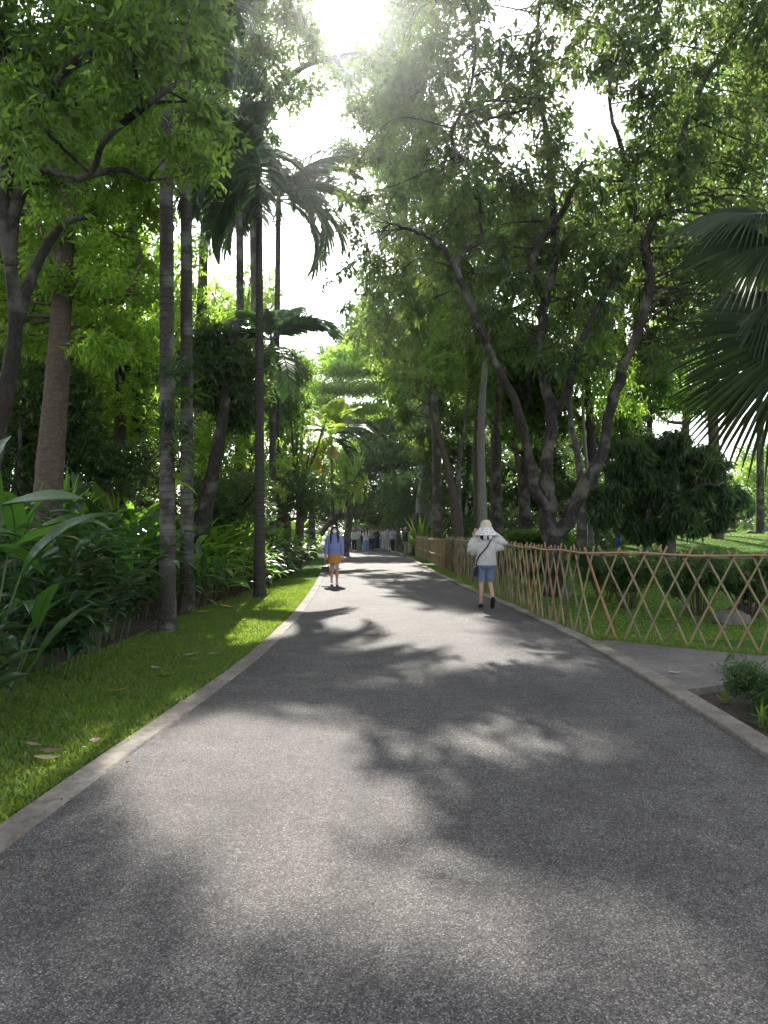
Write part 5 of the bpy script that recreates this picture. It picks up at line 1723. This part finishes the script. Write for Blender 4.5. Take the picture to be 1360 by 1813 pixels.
def person(label, loc, rz, H, arms, legs, top, bottom, hair='long', hair_mat=None, shoes=None, fingers=False, group=None, female=True, head_yaw=0.0, sleeve=1.0, sleeve_w=1.0, hem=0.86, top_w=1.0):
    """local frame: the person looks along -Y; arms / legs: {'l': (elbow, wrist), 'r': ...} / {'l': (knee, ankle), ...} at 1.65 m height"""
    root = tag(empty('person', loc, rz), label, 'person', group)
    k = H / 1.65
    root.scale = (k, k, k)
    sw = 0.150 if female else 0.185
    nd = {'pelvis': (0, 0, 0.92, (0.125, 0.095)), 'waist': (0, 0, 1.06, (0.105, 0.080)), 'chest': (0, 0.005, 1.24, (0.125, 0.09)), 'neck0': (0, 0.01, 1.37, (0.062, 0.06)), 'neck': (0, 0.0, 1.43, 0.047),
          'skull': (0, -0.005, 1.545, (0.078, 0.092)), 'crown': (0, 0.0, 1.60, (0.06, 0.07)), 'jaw': (0, -0.040, 1.475, (0.048, 0.045)), 'nose': (0, -0.112, 1.53, 0.011)}
    ed = [('pelvis', 'waist'), ('waist', 'chest'), ('chest', 'neck0'), ('neck0', 'neck'), ('neck', 'skull'), ('skull', 'crown'), ('neck', 'jaw'), ('skull', 'nose')]
    for s, sg_ in (('l', 1), ('r', -1)):
        el, wr = arms[s]
        nd['sh' + s] = (sg_ * sw, 0.01, 1.345, 0.055)
        nd['el' + s] = (*el, 0.039); nd['wr' + s] = (*wr, 0.027)
        hd = (Vector(wr) - Vector(el)).normalized()
        pm = Vector(wr) + hd * 0.06
        nd['pa' + s] = (*pm, (0.036, 0.018))
        ed += [('neck0', 'sh' + s), ('sh' + s, 'el' + s), ('el' + s, 'wr' + s), ('wr' + s, 'pa' + s)]
        sd = hd.cross(Vector((0, 1, 0.2))).normalized()
        if fingers:
            for i, (off, ln) in enumerate(((-0.030, 0.065), (-0.010, 0.08), (0.010, 0.075), (0.030, 0.058))):
                a = pm + hd * 0.03 + sd * off; b = a + hd * ln * 0.55; c = b + (hd + Vector((0, -0.5, 0)) * 0.6).normalized() * ln * 0.5
                nd[f'f{i}a{s}'] = (*a, 0.0095); nd[f'f{i}b{s}'] = (*b, 0.0088); nd[f'f{i}c{s}'] = (*c, 0.007)
                ed += [('pa' + s, f'f{i}a{s}'), (f'f{i}a{s}', f'f{i}b{s}'), (f'f{i}b{s}', f'f{i}c{s}')]
            a = Vector(wr) + hd * 0.03 - sd * 0.035 ; b = a + (hd * 0.7 - sd * 0.5).normalized() * 0.045
            nd[f'ta{s}'] = (*a, 0.011); nd[f'tb{s}'] = (*b, 0.009)
            ed += [('wr' + s, f'ta{s}'), (f'ta{s}', f'tb{s}')]
        else:
            f = pm + hd * 0.08; nd['fi' + s] = (*f, (0.026, 0.011)); ed.append(('pa' + s, 'fi' + s))
        kn, an = legs[s]
        nd['hip' + s] = (sg_ * 0.085, 0, 0.86, 0.085); nd['kn' + s] = (*kn, 0.055)
        kv, av = Vector(kn), Vector(an)
        cf = kv.lerp(av, 0.3) + Vector((0, 0.015, 0)); nd['cf' + s] = (*cf, 0.051)
        nd['an' + s] = (*an, 0.034)
        nd['toe' + s] = (an[0] + sg_ * 0.02, an[1] - 0.13, max(0.03, an[2] - 0.05), (0.034, 0.024))
        ed += [('pelvis', 'hip' + s), ('hip' + s, 'kn' + s), ('kn' + s, 'cf' + s), ('cf' + s, 'an' + s), ('an' + s, 'toe' + s)]
    skin_body(root, nd, ed)
    # shirt
    cm, tw = top
    g = Geo()
    g.loft([(0, 0, hem, 0.175 * tw, 0.125 * tw), (0, 0, hem + 0.03, 0.180 * tw, 0.130 * tw), (0, 0, 1.04, 0.160 * tw, 0.118 * tw), (0, 0.0, 1.18, 0.168 * tw, 0.125 * tw), (0, 0.005, 1.28, sw + 0.018, 0.115), (0, 0.008, 1.35, sw - 0.035, 0.088), (0, 0.008, 1.405, 0.070, 0.065), (0, 0.005, 1.425, 0.055, 0.052)], 16, False)
    for s, sg_ in (('l', 1), ('r', -1)):
        el, wr = Vector(arms[s][0]), Vector(arms[s][1])
        a = Vector((sg_ * (sw - 0.05), 0.008, 1.335)); b = Vector((sg_ * (sw + 0.01), 0.01, 1.33))
        if sleeve > 0.6:
            ed_ = el.lerp(wr, min(1, (sleeve - 0.5) * 2) * 0.97)
            g.tube([a, b, b.lerp(el, 0.5), el, el.lerp(ed_, 0.5), ed_], [0.07, 0.070 * sleeve_w ** 0.5, 0.062 * sleeve_w, 0.056 * sleeve_w, 0.052 * sleeve_w, 0.042 * min(1.15, sleeve_w)], 10, False, wob=0.12, seed=3)
        else:
            e2 = b.lerp(el, 0.75)
            g.tube([a, b, b.lerp(el, 0.4), e2], [0.07, 0.070, 0.066, 0.064], 10, False)
    g.build('shirt', cm, root)
    kind, bm_ = bottom
    g = Geo()
    if kind == 'skirt':
        g.loft([(0, 0, 0.60, 0.205, 0.165), (0, 0, 0.72, 0.195, 0.155), (0, 0, 0.86, 0.178, 0.130), (0, 0, 0.98, 0.150, 0.110)], 16, False)
    elif kind == 'longskirt':
        g.loft([(0, 0, 0.20, 0.24, 0.20), (0, 0, 0.45, 0.22, 0.18), (0, 0, 0.75, 0.20, 0.15), (0, 0, 0.90, 0.175, 0.128), (0, 0, 1.0, 0.150, 0.11)], 16, False)
    else:
        g.loft([(0, 0, 0.76, 0.165, 0.118), (0, 0, 0.84, 0.176, 0.126), (0, 0, 0.93, 0.166, 0.120), (0, 0, 1.03, 0.145, 0.105)], 14, True)
        for s, sg_ in (('l', 1), ('r', -1)):
            kn, an = Vector(legs[s][0]), Vector(legs[s][1])
            hp = Vector((sg_ * 0.085, 0, 0.85))
            if kind == 'shorts':
                e = kn + Vector((0, 0, 0.03))
                g.tube([hp, hp.lerp(e, 0.5), e], [0.092, 0.096, 0.085], 10, False)
            else:
                e = an + Vector((0, 0, 0.0))
                g.tube([hp, hp.lerp(kn, 0.5), kn, kn.lerp(e, 0.5), e], [0.092, 0.090, 0.074, 0.070, 0.064], 10, False)
    g.build({'skirt': 'skirt', 'longskirt': 'skirt', 'shorts': 'shorts', 'trousers': 'trousers'}[kind], bm_, root)
    # shoes
    for s, sg_ in (('l', 1), ('r', -1)):
        an = Vector(legs[s][1]); lift = an[2] - 0.08
        g = Geo()
        hz = an.z - 0.045
        pitch_ = 0.0 if lift < 0.04 else 0.9
        pts = []
        for (yy, zz, r, f) in ((0.075, 0, 0.030, 1), (0.05, 0.005, 0.042, 1), (-0.02, 0.0, 0.044, 1), (-0.10, -0.008, 0.044, .75), (-0.16, -0.014, 0.036, .6), (-0.185, -0.018, 0.012, .6)):
            v = Vector((0, yy, zz)); v = Matrix.Rotation(pitch_, 3, 'X') @ v
            pts.append((Vector((an.x, an.y, hz)) + v, r))
        g.tube([p for p, r in pts], [r for p, r in pts], 9, True, flat=0.85)
        g.build('shoe', shoes or WHITE, root)
    # hair
    hm = hair_mat or HAIR
    g = Geo()
    if hair in ('long', 'short', 'bob'):
        vs, fs = [], []
        nu, nv = 14, 8
        for i in range(nv + 1):
            ph = math.pi / 2 - (math.pi * 0.62) * i / nv
            for j in range(nu):
                a = 2 * math.pi * j / nu
                front = max(0, -math.sin(a))
                p2 = max(ph, math.pi / 2 - (math.pi / 2 - ph) * (1 - 0.62 * front ** 1.2)) if hair != 'x' else ph
                vs.append((math.cos(a) * math.cos(p2) * 0.095, 0.008 + math.sin(a) * math.cos(p2) * 0.112, 1.555 + math.sin(p2) * 0.105))
        for i in range(nv):
            for j in range(nu):
                a, b = i * nu + j, i * nu + (j + 1) % nu
                fs.append((a, a + nu, b + nu, b))
        g.add(vs, fs)
        if hair in ('long', 'bob'):
            zb = 1.18 if hair == 'long' else 1.40
            q = random.Random(int(loc[0] * 100))
            for j in range(22):
                a = math.pi * (-0.12 + 1.24 * j / 21)
                x0, y0 = math.cos(a) * 0.088, 0.012 + math.sin(a) * 0.098
                zt = zb + q.uniform(-.04, .06)
                xf = x0 * 1.25; yf = y0 * 1.15
                if hair == 'long' and abs(math.cos(a)) > 0.8: yf = -0.115
                g.tube([(x0, y0, 1.58), (x0 * 1.08, y0 * 1.05, 1.46), (xf, min(y0 * 1.15, 0.12) if abs(math.cos(a)) <= 0.8 else yf * 0.7, 1.34), (xf, yf if yf < 0 else 0.125, zt)], [0.024, 0.030, 0.030, 0.010], 5, True)
    if g.v: g.build('hair', hm, root)
    for sx in (-1, 1):
        g = Geo(); g.ellipsoid((sx * 0.032, -0.088, 1.548), (0.012, 0.008, 0.007), 6, 4); g.build('eye', EYE, root)
    return root


STAND = {'l': ((0.085, -0.01, 0.48), (0.09, 0.01, 0.08)), 'r': ((-0.085, -0.01, 0.48), (-0.09, 0.01, 0.08))}
DOWN = {'l': ((0.235, 0.02, 1.10), (0.25, -0.03, 0.86)), 'r': ((-0.235, 0.02, 1.10), (-0.25, -0.03, 0.86))}
HOLD = {'l': ((0.225, 0.0, 1.11), (0.12, -0.22, 1.12)), 'r': ((-0.225, 0.0, 1.11), (-0.10, -0.24, 1.14))}
PHOTO = {'l': ((0.22, -0.10, 1.16), (0.10, -0.26, 1.34)), 'r': ((-0.22, -0.10, 1.16), (-0.08, -0.27, 1.35))}
WALK = {'l': ((0.07, -0.10, 0.49), (0.07, -0.05, 0.08)), 'r': ((-0.07, 0.02, 0.48), (-0.065, 0.16, 0.12))}

# the woman walking towards us on the left
lp = G(592, 1035)
sweater = cloth((0.22, 0.25, 0.50), 0.10, 40)
girl = person('woman walking towards the camera in a lavender-blue sweater, mustard skirt and white mask', (lp.x, lp.y, 0.005), 0.12, 1.60,
              {'l': ((0.215, 0.02, 1.10), (0.225, -0.06, 0.84)), 'r': ((-0.22, 0.02, 1.10), (-0.24, -0.03, 0.84))}, WALK, (sweater, 1.06), ('skirt', cloth((0.50, 0.22, 0.035), 0.1, 20)), 'long', None, WHITE, True, hem=0.84, sleeve_w=1.15)
g = Geo(); g.ellipsoid((0, -0.075, 1.495), (0.062, 0.055, 0.050), 12, 8); g.build('face_mask', simple_mat('mask_white', (0.78, 0.78, 0.80), 0.8), girl)
g = Geo()
for z in (0.905, 0.945, 0.985): g.loft([(0, 0, z, 0.190, 0.137), (0, 0, z + 0.014, 0.189, 0.136)], 18, False)
g.build('stripe', cloth((0.10, 0.17, 0.42), 0.05, 40), girl)
g = Geo(); bp = Vector((lp.x - 0.235, lp.y - 0.08, 0.43))
g.box((0, 0, 0.0), (0.22, 0.09, 0.15)); g.box((0, -0.048, 0.035), (0.20, 0.012, 0.08))
bag = tag(empty('handbag', bp), 'small black handbag hanging on a cord from the sweater woman\'s hand', 'handbag')
g.build('body', simple_mat('black_leather', (0.02, 0.013, 0.012), 0.4, 0.5), bag, smooth=False)
g = Geo(); g.tube([(-0.09, 0, 0.07), (-0.06, 0.03, 0.24), (-0.01, 0.05, 0.33), (0.03, 0.03, 0.24), (0.09, 0, 0.07)], 0.006, 5); g.build('strap', BLACK, bag)

# the woman in the white blouse seen from behind
wp = G(861, 1076)
wl_legs = {'r': ((-0.085, -0.06, 0.49), (-0.10, 0.22, 0.20)), 'l': ((0.09, -0.03, 0.48), (0.10, -0.03, 0.08))}
wl_arms = {'l': ((0.31, -0.04, 1.10), (0.215, -0.12, 1.40)), 'r': ((-0.36, -0.02, 1.24), (-0.16, -0.12, 1.48))}
blouse = simple_mat('white_blouse', (0.66, 0.64, 0.62), 0.85, 0.2, 0.14, 9, 0.9, trans=0.25)
lady = person('woman seen from behind in a loose white blouse, denim shorts and a pale sun hat', (wp.x, wp.y, 0.005), math.pi, 1.62, wl_arms, wl_legs, (blouse, 1.18), ('shorts', cloth((0.15, 0.20, 0.29), 0.25, 60)), 'bob', None, BLACK, True, hem=0.83, sleeve=0.93, sleeve_w=1.4)
g = Geo()   # the batwing panels between sleeve and side
for s, sg_ in (('l', 1), ('r', -1)):
    el, wr = Vector(wl_arms[s][0]), Vector(wl_arms[s][1])
    for yy in (-0.045, 0.06):
        pass
    g.tube([Vector((sg_ * 0.10, 0.01, 1.28)), Vector((sg_ * 0.20, 0.01, 1.17)), el + Vector((sg_ * -0.03, 0, -0.07))], [0.10, 0.10, 0.05], 10, True, flat=0.8)
g.build('sleeve_fold', blouse, lady)
g = Geo()
g.loft([(0, 0.01, 1.47, 0.170, 0.180), (0, 0.01, 1.50, 0.150, 0.160), (0, 0.01, 1.56, 0.122, 0.130), (0, 0.01, 1.565, 0.112, 0.120), (0, 0.01, 1.63, 0.108, 0.115), (0, 0.01, 1.675, 0.090, 0.096), (0, 0.01, 1.705, 0.062, 0.067), (0, 0.01, 1.718, 0.03, 0.03)], 18, True)
hat = g.build('hat', simple_mat('hat_straw', (0.58, 0.50, 0.38), 0.8, 0.2, 0.12, 40), lady)
g = Geo()
g.loft([(0, 0.025, 1.415, 0.225, 0.215), (0, 0.015, 1.47, 0.200, 0.200), (0, 0.01, 1.52, 0.150, 0.162), (0, 0.01, 1.575, 0.126, 0.134)], 18, False)
scarf = simple_mat('scarf_print', (0.66, 0.65, 0.63), 0.85, 0.2, 0.55, 45)
for dx in (-0.05, 0.03):
    g.tube([(dx * 0.3, 0.15, 1.53), (dx, 0.19, 1.44), (dx * 1.4, 0.175, 1.33)], [0.03, 0.04, 0.035], 8, True, flat=0.4)
g.build('scarf', scarf, lady)
g = Geo(); g.tube([(-0.10, 0.145, 1.36), (0.0, 0.16, 1.19), (0.14, 0.155, 1.03), (0.19, 0.09, 0.93), (0.20, 0.03, 0.80)], 0.013, 6); g.build('bag_strap', BLACK, lady)
bag2 = tag(empty('shoulder_bag', (wp.x - 0.20, wp.y - 0.02, 0.70)), 'dark slim shoulder bag at the hip of the white-bloused woman', 'bag')
g = Geo(); g.box((0, 0, 0), (0.05, 0.2, 0.19)); g.box((-0.028, 0, 0.03), (0.012, 0.18, 0.10)); g.build('body', BLACK, bag2, smooth=False)
ph = tag(empty('phone', (wp.x + 0.0, wp.y + 0.22, 1.47)), 'dark phone held up by the white-bloused woman in front of her face', 'phone')
g = Geo(); g.box((0, 0, 0), (0.15, 0.010, 0.075)); g.box((0, -0.007, 0), (0.14, 0.003, 0.066)); g.build('body', BLACK, ph, smooth=False)

# the man in the green shirt photographing over the fence
mp_ = G(718, 986)
man = person('grey-haired man in a dark green shirt holding up a phone by the palisade', (mp_.x, mp_.y, 0.005), math.pi / 2 + 0.2, 1.64, PHOTO, STAND, (cloth((0.02, 0.07, 0.055), 0.2, 20), 1.12), ('trousers', cloth((0.25, 0.23, 0.20), 0.1, 20)), 'short', GREY_HAIR, BLACK, True, female=False, sleeve=0.5)
ph2 = tag(empty('phone', (mp_.x + 0.33, mp_.y, 1.38)), 'small phone in the raised hands of the green-shirted man', 'phone')
g = Geo(); g.box((0, 0, 0), (0.010, 0.075, 0.15)); g.box((0.007, 0, 0), (0.003, 0.066, 0.14)); g.build('body', BLACK, ph2, smooth=False)

# the crowd at the end of the road
W_ = (0.70, 0.70, 0.72)
crowd = [
    (628, 976, W_, 'trousers', (0.02, 0.02, 0.025), 'bob', 'person in a white shirt and bright pink hat at the left end of the crowd', 'hat'),
    (634, 975, (0.60, 0.64, 0.66), 'longskirt', (0.10, 0.35, 0.20), 'bob', 'person in a pale top and green skirt second from the left of the crowd', None),
    (641, 974, (0.03, 0.03, 0.04), 'trousers', (0.02, 0.02, 0.02), 'short', 'person all in black left of the blue-skirted woman in the crowd', None),
    (648, 980, (0.72, 0.70, 0.72), 'longskirt', (0.20, 0.27, 0.50), 'long', 'woman in a white top and blue skirt stepping out in front of the crowd', None),
    (658, 975, (0.28, 0.29, 0.30), 'trousers', (0.02, 0.02, 0.025), 'short', 'person in a grey shirt and black trousers right of the blue-skirted woman', None),
    (667, 976, (0.03, 0.03, 0.04), 'longskirt', (0.025, 0.025, 0.03), 'bob', 'person in a long black dress in the middle of the crowd', None),
    (672, 974, (0.40, 0.38, 0.42), 'trousers', (0.20, 0.22, 0.28), 'short', 'person in a dusky grey top just right of the long black dress', None),
    (681, 975, (0.50, 0.50, 0.50), 'longskirt', (0.42, 0.42, 0.42), 'bob', 'woman in a long mottled grey dress on the right of the crowd', None),
    (690, 973, (0.55, 0.42, 0.34), 'trousers', (0.45, 0.43, 0.40), 'long', 'person in a beige top raising an arm near the right end of the crowd', None),
    (695, 978, (0.42, 0.38, 0.62), 'trousers', (0.015, 0.015, 0.02), 'short', 'person in a lavender shirt and black trousers at the right end of the crowd', None),
    (622, 972, (0.15, 0.16, 0.20), 'trousers', (0.05, 0.05, 0.06), 'short', 'person in dark clothes half hidden by the bed at the far left of the crowd', None),
    (653, 971, (0.45, 0.45, 0.5), 'trousers', (0.04, 0.04, 0.05), 'short', 'person in a light top standing behind the blue-skirted woman', None),
    (664, 970, (0.65, 0.62, 0.60), 'trousers', (0.05, 0.05, 0.06), 'bob', 'person in a cream top behind the long black dress', None),
    (676, 970, (0.12, 0.10, 0.10), 'trousers', (0.03, 0.03, 0.04), 'short', 'person in a dark brown top in the back row left of the mottled dress', None),
    (686, 970, (0.20, 0.22, 0.26), 'trousers', (0.05, 0.05, 0.06), 'short', 'person in a slate top in the back row right of the mottled dress', None),
    (637, 970, (0.68, 0.68, 0.7), 'trousers', (0.06, 0.06, 0.08), 'short', 'person in a white top in the back row behind the green skirt', 'whitehat'),
]
q = random.Random(55)
for i, (px, py, tc, bk, bc, hr, lab, ex) in enumerate(crowd):
    p = G(px, py)
    arms = [DOWN, HOLD, PHOTO][q.choice([0, 0, 1, 1, 2])] if i not in (8,) else {'l': DOWN['l'], 'r': ((-0.26, -0.08, 1.25), (-0.14, -0.12, 1.52))}
    legs = WALK if i in (3, 9) else STAND
    pr = person(lab, (p.x, p.y, 0.005), q.uniform(-0.5, 0.5), q.uniform(1.54, 1.68), arms, legs, (cloth(tc, 0.2 if i != 7 else 0.6, 25), 1.05), (bk, cloth(bc, 0.2 if i not in (3, 7) else 0.6, 18)), hr, None, WHITE if i in (0, 3, 9, 8) else BLACK, False, 'visitors walking at the end of the road', female=bk == 'longskirt' or hr == 'long', sleeve=0.5 if q.random() < 0.6 else 0.95)
    if ex:
        g = Geo(); g.loft([(0, 0.0, 1.585, 0.16, 0.17), (0, 0, 1.60, 0.12, 0.13), (0, 0, 1.66, 0.10, 0.11), (0, 0, 1.69, 0.05, 0.06)], 14, True)
        g.build('hat', cloth((0.62, 0.05, 0.20) if ex == 'hat' else (0.7, 0.7, 0.68), 0.05, 10), pr)

dg = bpy.context.evaluated_depsgraph_get()
for o in PENDING:
    me = bpy.data.meshes.new_from_object(o.evaluated_get(dg))
    me.name = 'body'
    o.modifiers.clear()
    o.data = me


# ------------------------------------------------------------------ grass
def blades(name, pts, ln, w, seed, mat, lean=0.7):
    rng = np.random.default_rng(seed)
    n = len(pts)
    P_ = np.asarray(pts)
    a = rng.random(n) * 2 * math.pi
    le = rng.random(n) * lean
    d = np.stack([np.cos(a) * le, np.sin(a) * le, np.ones(n)], 1); d = unit(d)
    b = rng.random(n) * 2 * math.pi
    sd = np.stack([np.cos(b), np.sin(b), np.zeros(n)], 1)
    l_ = (ln * (0.5 + 0.9 * rng.random(n)))[:, None]; ww = (w * (0.7 + 0.6 * rng.random(n)))[:, None]
    v0 = P_ - sd * ww / 2; v1 = P_ + sd * ww / 2
    m = P_ + d * l_ * 0.6
    v2 = m + sd * ww * 0.45; v3 = m - sd * ww * 0.45
    v4 = m + unit(d + np.stack([np.cos(a), np.sin(a), -0.5 * np.ones(n)], 1) * (0.4 + le[:, None])) * l_ * 0.5
    V = np.stack([v0, v1, v2, v3, v4], 1).reshape(-1, 3)
    i = np.arange(n)[:, None] * 5
    Q = i + np.array([[0, 1, 2, 3]]); T = i + np.array([[3, 2, 4]])
    o = link(name, mesh_np(name, V, T, Q, np.repeat(rng.random(n), 5), False, mat))
    return tag(o, kind='stuff')


rng = np.random.default_rng(5)
bx = np.array([poly_at(BED, y) - 0.20 for y in np.linspace(0, 44, 177)]); lx = np.array([poly_at(LO, y) for y in np.linspace(0, 44, 177)])
yy = 2.6 + 20 * rng.random(170000) ** 1.9
x0 = np.interp(yy, np.linspace(0, 44, 177), bx); x1 = np.interp(yy, np.linspace(0, 44, 177), lx)
u = rng.random(len(yy))
edge = 0.09 * (rng.random(len(yy)) - 0.5)
xx = x0 + (x1 - 0.008 + np.minimum(edge, 0.03) * (rng.random(len(yy)) ** 3) * 2.2 - x0) * u
zz = -0.02 + 0.012 * (np.sin(xx * 1.7 + .3) * np.cos(yy * 1.3 + 1.1) * .5)
keep = xx > -0.53 * yy - 0.4
blades('grass', np.stack([xx, yy, zz], 1)[keep], 0.052, 0.0105, 41, M['grass'], 0.9)
# longer grass at the foot of the fence and along the right kerb
pts = []
for _ in range(26000):
    s = random.random() ** 0.8 * tot
    p, t = along(poly, tot - s)
    n0 = Vector((t.y, -t.x, 0))
    o_ = random.gauss(0.05, 0.13)
    pts.append((p.x + n0.x * o_, p.y + n0.y * o_, -0.03))
blades('grass', [p for p in pts if p[0] > poly_at(RO, p[1]) + 0.02], 0.085, 0.008, 42, M['grass'], 0.8)
n = 70000
yy = 10.2 + 20 * rng.random(n) ** 1.5
x0 = np.interp(yy, np.linspace(0, 44, 177), np.array([poly_at(RO, y) for y in np.linspace(0, 44, 177)])) + 0.01
xx = x0 + rng.random(n) ** 1.2 * 9
zz = np.array([z_right(a, b) for a, b in zip(xx, yy)])
kp = np.array([(a < 2.9) or (b > path_y_far(a) - 0.25) for a, b in zip(xx, yy)])
blades('grass', np.stack([xx, yy, zz - 0.01], 1)[kp], 0.04, 0.010, 43, M['grass'], 1.0)


n = 60000
yy = 22 + 40 * rng.random(n) ** 1.2
xx = 3.5 + rng.random(n) ** 0.8 * (0.6 * yy - 3)
zz = np.array([z_right(a, b) for a, b in zip(xx, yy)])
blades('grass', np.stack([xx, yy, zz - 0.02], 1), 0.05, 0.02, 44, M['grass'], 1.0)


# ------------------------------------------------------------------ fallen leaves and blossom
def fallen(label, p, ln, w, mat, seed, curl=0.5, rz=0.0, zoff=0.03):
    q = random.Random(seed); g = Geo()
    rows = []
    for i, pf in enumerate((0.05, 0.7, 1.0, 0.8, 0.4, 0.03)):
        t = i / 5; x = (t - 0.5) * ln; z = curl * ln * 0.25 * (2 * t - 1) ** 2 + q.uniform(0, .006)
        rows += [(x, -w / 2 * pf, z + curl * 0.4 * w * pf), (x, 0, z), (x, w / 2 * pf, z + curl * 0.4 * w * pf)]
    g.add(rows, [(3 * i + k, 3 * i + k + 1, 3 * i + k + 4, 3 * i + k + 3) for i in range(5) for k in range(2)], q.random())
    o = g.build('fallen_leaf', mat); o.location = (p[0], p[1], p[2] + zoff); o.rotation_euler = (q.uniform(-.2, .2), q.uniform(-.2, .2), rz)
    return tag(o, label, 'leaf', )


DL_B = simple_mat('dead_leaf_brown', (0.12, 0.065, 0.035), 0.7, 0.3, 0.3, 20, trans=0.2)
DL_T = simple_mat('dead_leaf_tan', (0.27, 0.21, 0.13), 0.7, 0.3, 0.25, 20, trans=0.2)
DL_Y = simple_mat('dead_leaf_yellow', (0.55, 0.36, 0.04), 0.6, 0.3, 0.25, 20, trans=0.3)
DL_G = simple_mat('dead_leaf_grey', (0.30, 0.29, 0.26), 0.6, 0.4, 0.25, 20, trans=0.1)
for (px, py, ln, w, mt, lab, rz) in [
    (92, 1340, .17, .07, DL_B, 'curled reddish-brown dead leaf on the lawn at the lower left', 0.3), (85, 1352, .18, .06, DL_T, 'long tan dead leaf lying under the reddish-brown one', 0.2), (60, 1328, .11, .05, DL_T, 'small tan dead leaf left of the reddish-brown one', 0.0),
    (210, 1229, .20, .07, DL_Y, 'yellow fallen leaf lying alone on the shaded lawn', 0.25), (278, 1190, .20, .09, DL_G, 'crumpled grey-white dead leaf on the lawn', -0.6), (290, 1204, .18, .07, DL_B, 'dark brown dead leaf next to the crumpled grey one', 0.4),
    (342, 1164, .21, .07, DL_T, 'long tan fallen leaf on the lawn, upper of two close together', 0.1), (346, 1173, .19, .06, DL_T, 'long tan fallen leaf on the lawn, lower of two close together', -0.1), (378, 1163, .14, .05, DL_T, 'small tan fallen leaf right of the two long tan ones', 0.2),
    (363, 1087, .30, .10, DL_Y, 'brownish yellow leaf at the foot of the back twin palm', 0.1), (402, 1078, .28, .14, DL_Y, 'orange fallen leaf at the bed edge between the twin palms and the slender palm', 0.4), (433, 1103, .13, .07, DL_B, 'small brown leaf on the sunlit lawn', 0.0),
    (500, 1046, .16, .08, DL_B, 'brown leaf on the far lawn short of the sweater woman', 0.6)]:
    p = G(px, py); fallen(lab, (p.x, p.y, 0.0), ln, w, mt, int(px), 0.5, rz)
p = G(1021, 1123); fallen('tan fallen leaf lying on the concrete edging near the corner of the fence', (p.x, p.y, 0.03), 0.22, 0.08, DL_T, 5, 0.3, 0.1, 0.012)
p = G(1195, 1196); fallen('whitish leaf lying on the concrete side path', (p.x, p.y, 0.02), 0.13, 0.07, DL_G, 6, 0.15, 0.0, 0.012)
p = G(995, 1196); fallen('grey twig-like dead leaf lying on the asphalt on the right', (p.x, p.y, 0.0), 0.14, 0.035, DL_G, 8, 0.3, 0.2, 0.010)
# small litter nobody could count: bits of leaf on the lawn, the kerb and the bed
lv, lq, lt = [], [], []
q = random.Random(88)
for i in range(520):
    yy_ = 3.2 + 16 * q.random() ** 1.6
    if q.random() < 0.62: xx_ = poly_at(BED, yy_) + q.random() ** 1.4 * (poly_at(LO, yy_) - poly_at(BED, yy_) + 0.1) - 0.35; zz_ = 0.022
    elif q.random() < 0.6: xx_ = poly_at(LO, yy_) + 0.16 + abs(q.gauss(0, 0.16)); zz_ = 0.018
    else: xx_ = poly_at(RO, yy_) - 0.22 - abs(q.gauss(0, 0.2)); zz_ = 0.006
    a_ = q.uniform(0, 6.28); l_ = q.uniform(0.018, 0.05); w_ = l_ * q.uniform(0.25, 0.5)
    dx_, dy_ = math.cos(a_), math.sin(a_)
    o_ = len(lv)
    lv += [(xx_ - dx_ * l_ / 2, yy_ - dy_ * l_ / 2, zz_), (xx_ - dy_ * w_ / 2, yy_ + dx_ * w_ / 2, zz_ + 0.007), (xx_ + dx_ * l_ / 2, yy_ + dy_ * l_ / 2, zz_ + 0.003), (xx_ + dy_ * w_ / 2, yy_ - dx_ * w_ / 2, zz_ + 0.006)]
    lq.append((o_, o_ + 3, o_ + 2, o_ + 1)); lt += [q.random()] * 4
M['litter_bits'] = leaf_mat('litter_bits', (0.06, 0.035, 0.018), (0.26, 0.17, 0.08), (0.3, 0.18, 0.06), 0.2, 0.7, 0.2)
tag(link('leaf_litter', mesh_np('leaf_litter', lv, quads=lq, tint=lt, mat=M['litter_bits'])), kind='stuff')
p = G(169, 1322)
fl = tag(empty('blossom', (p.x, p.y, 0.03)), 'small pale pink fallen blossom on the lawn near the left kerb', 'flower')
PK = simple_mat('petal_pink', (0.75, 0.42, 0.42), 0.6, 0.3, 0.15, 15, trans=0.3)
for k in range(5):
    a = k * 1.2566
    g = Geo(); g.add([(0, 0, 0), (math.cos(a - .5) * .025, math.sin(a - .5) * .025, .022), (math.cos(a) * .045, math.sin(a) * .045, .024), (math.cos(a + .5) * .025, math.sin(a + .5) * .025, .022)], [(0, 1, 2, 3)])
    g.build('petal', PK, fl)


# ------------------------------------------------------------------ the hazy air added for the veil of glow around the sun
hm, nt, out = new_mat('air')
pv = N(nt, 'ShaderNodeVolumePrincipled')
pv.inputs['Color'].default_value = (0.92, 0.96, 1.0, 1)
pv.inputs['Density'].default_value = 0.00035
pv.inputs['Anisotropy'].default_value = 0.88
nt.links.new(pv.outputs[0], out.inputs['Volume'])
g = Geo(); g.box((0, 175, 15.2), (440, 470, 32.8))
tag(g.build('glow_haze', hm, smooth=False), kind='stuff')
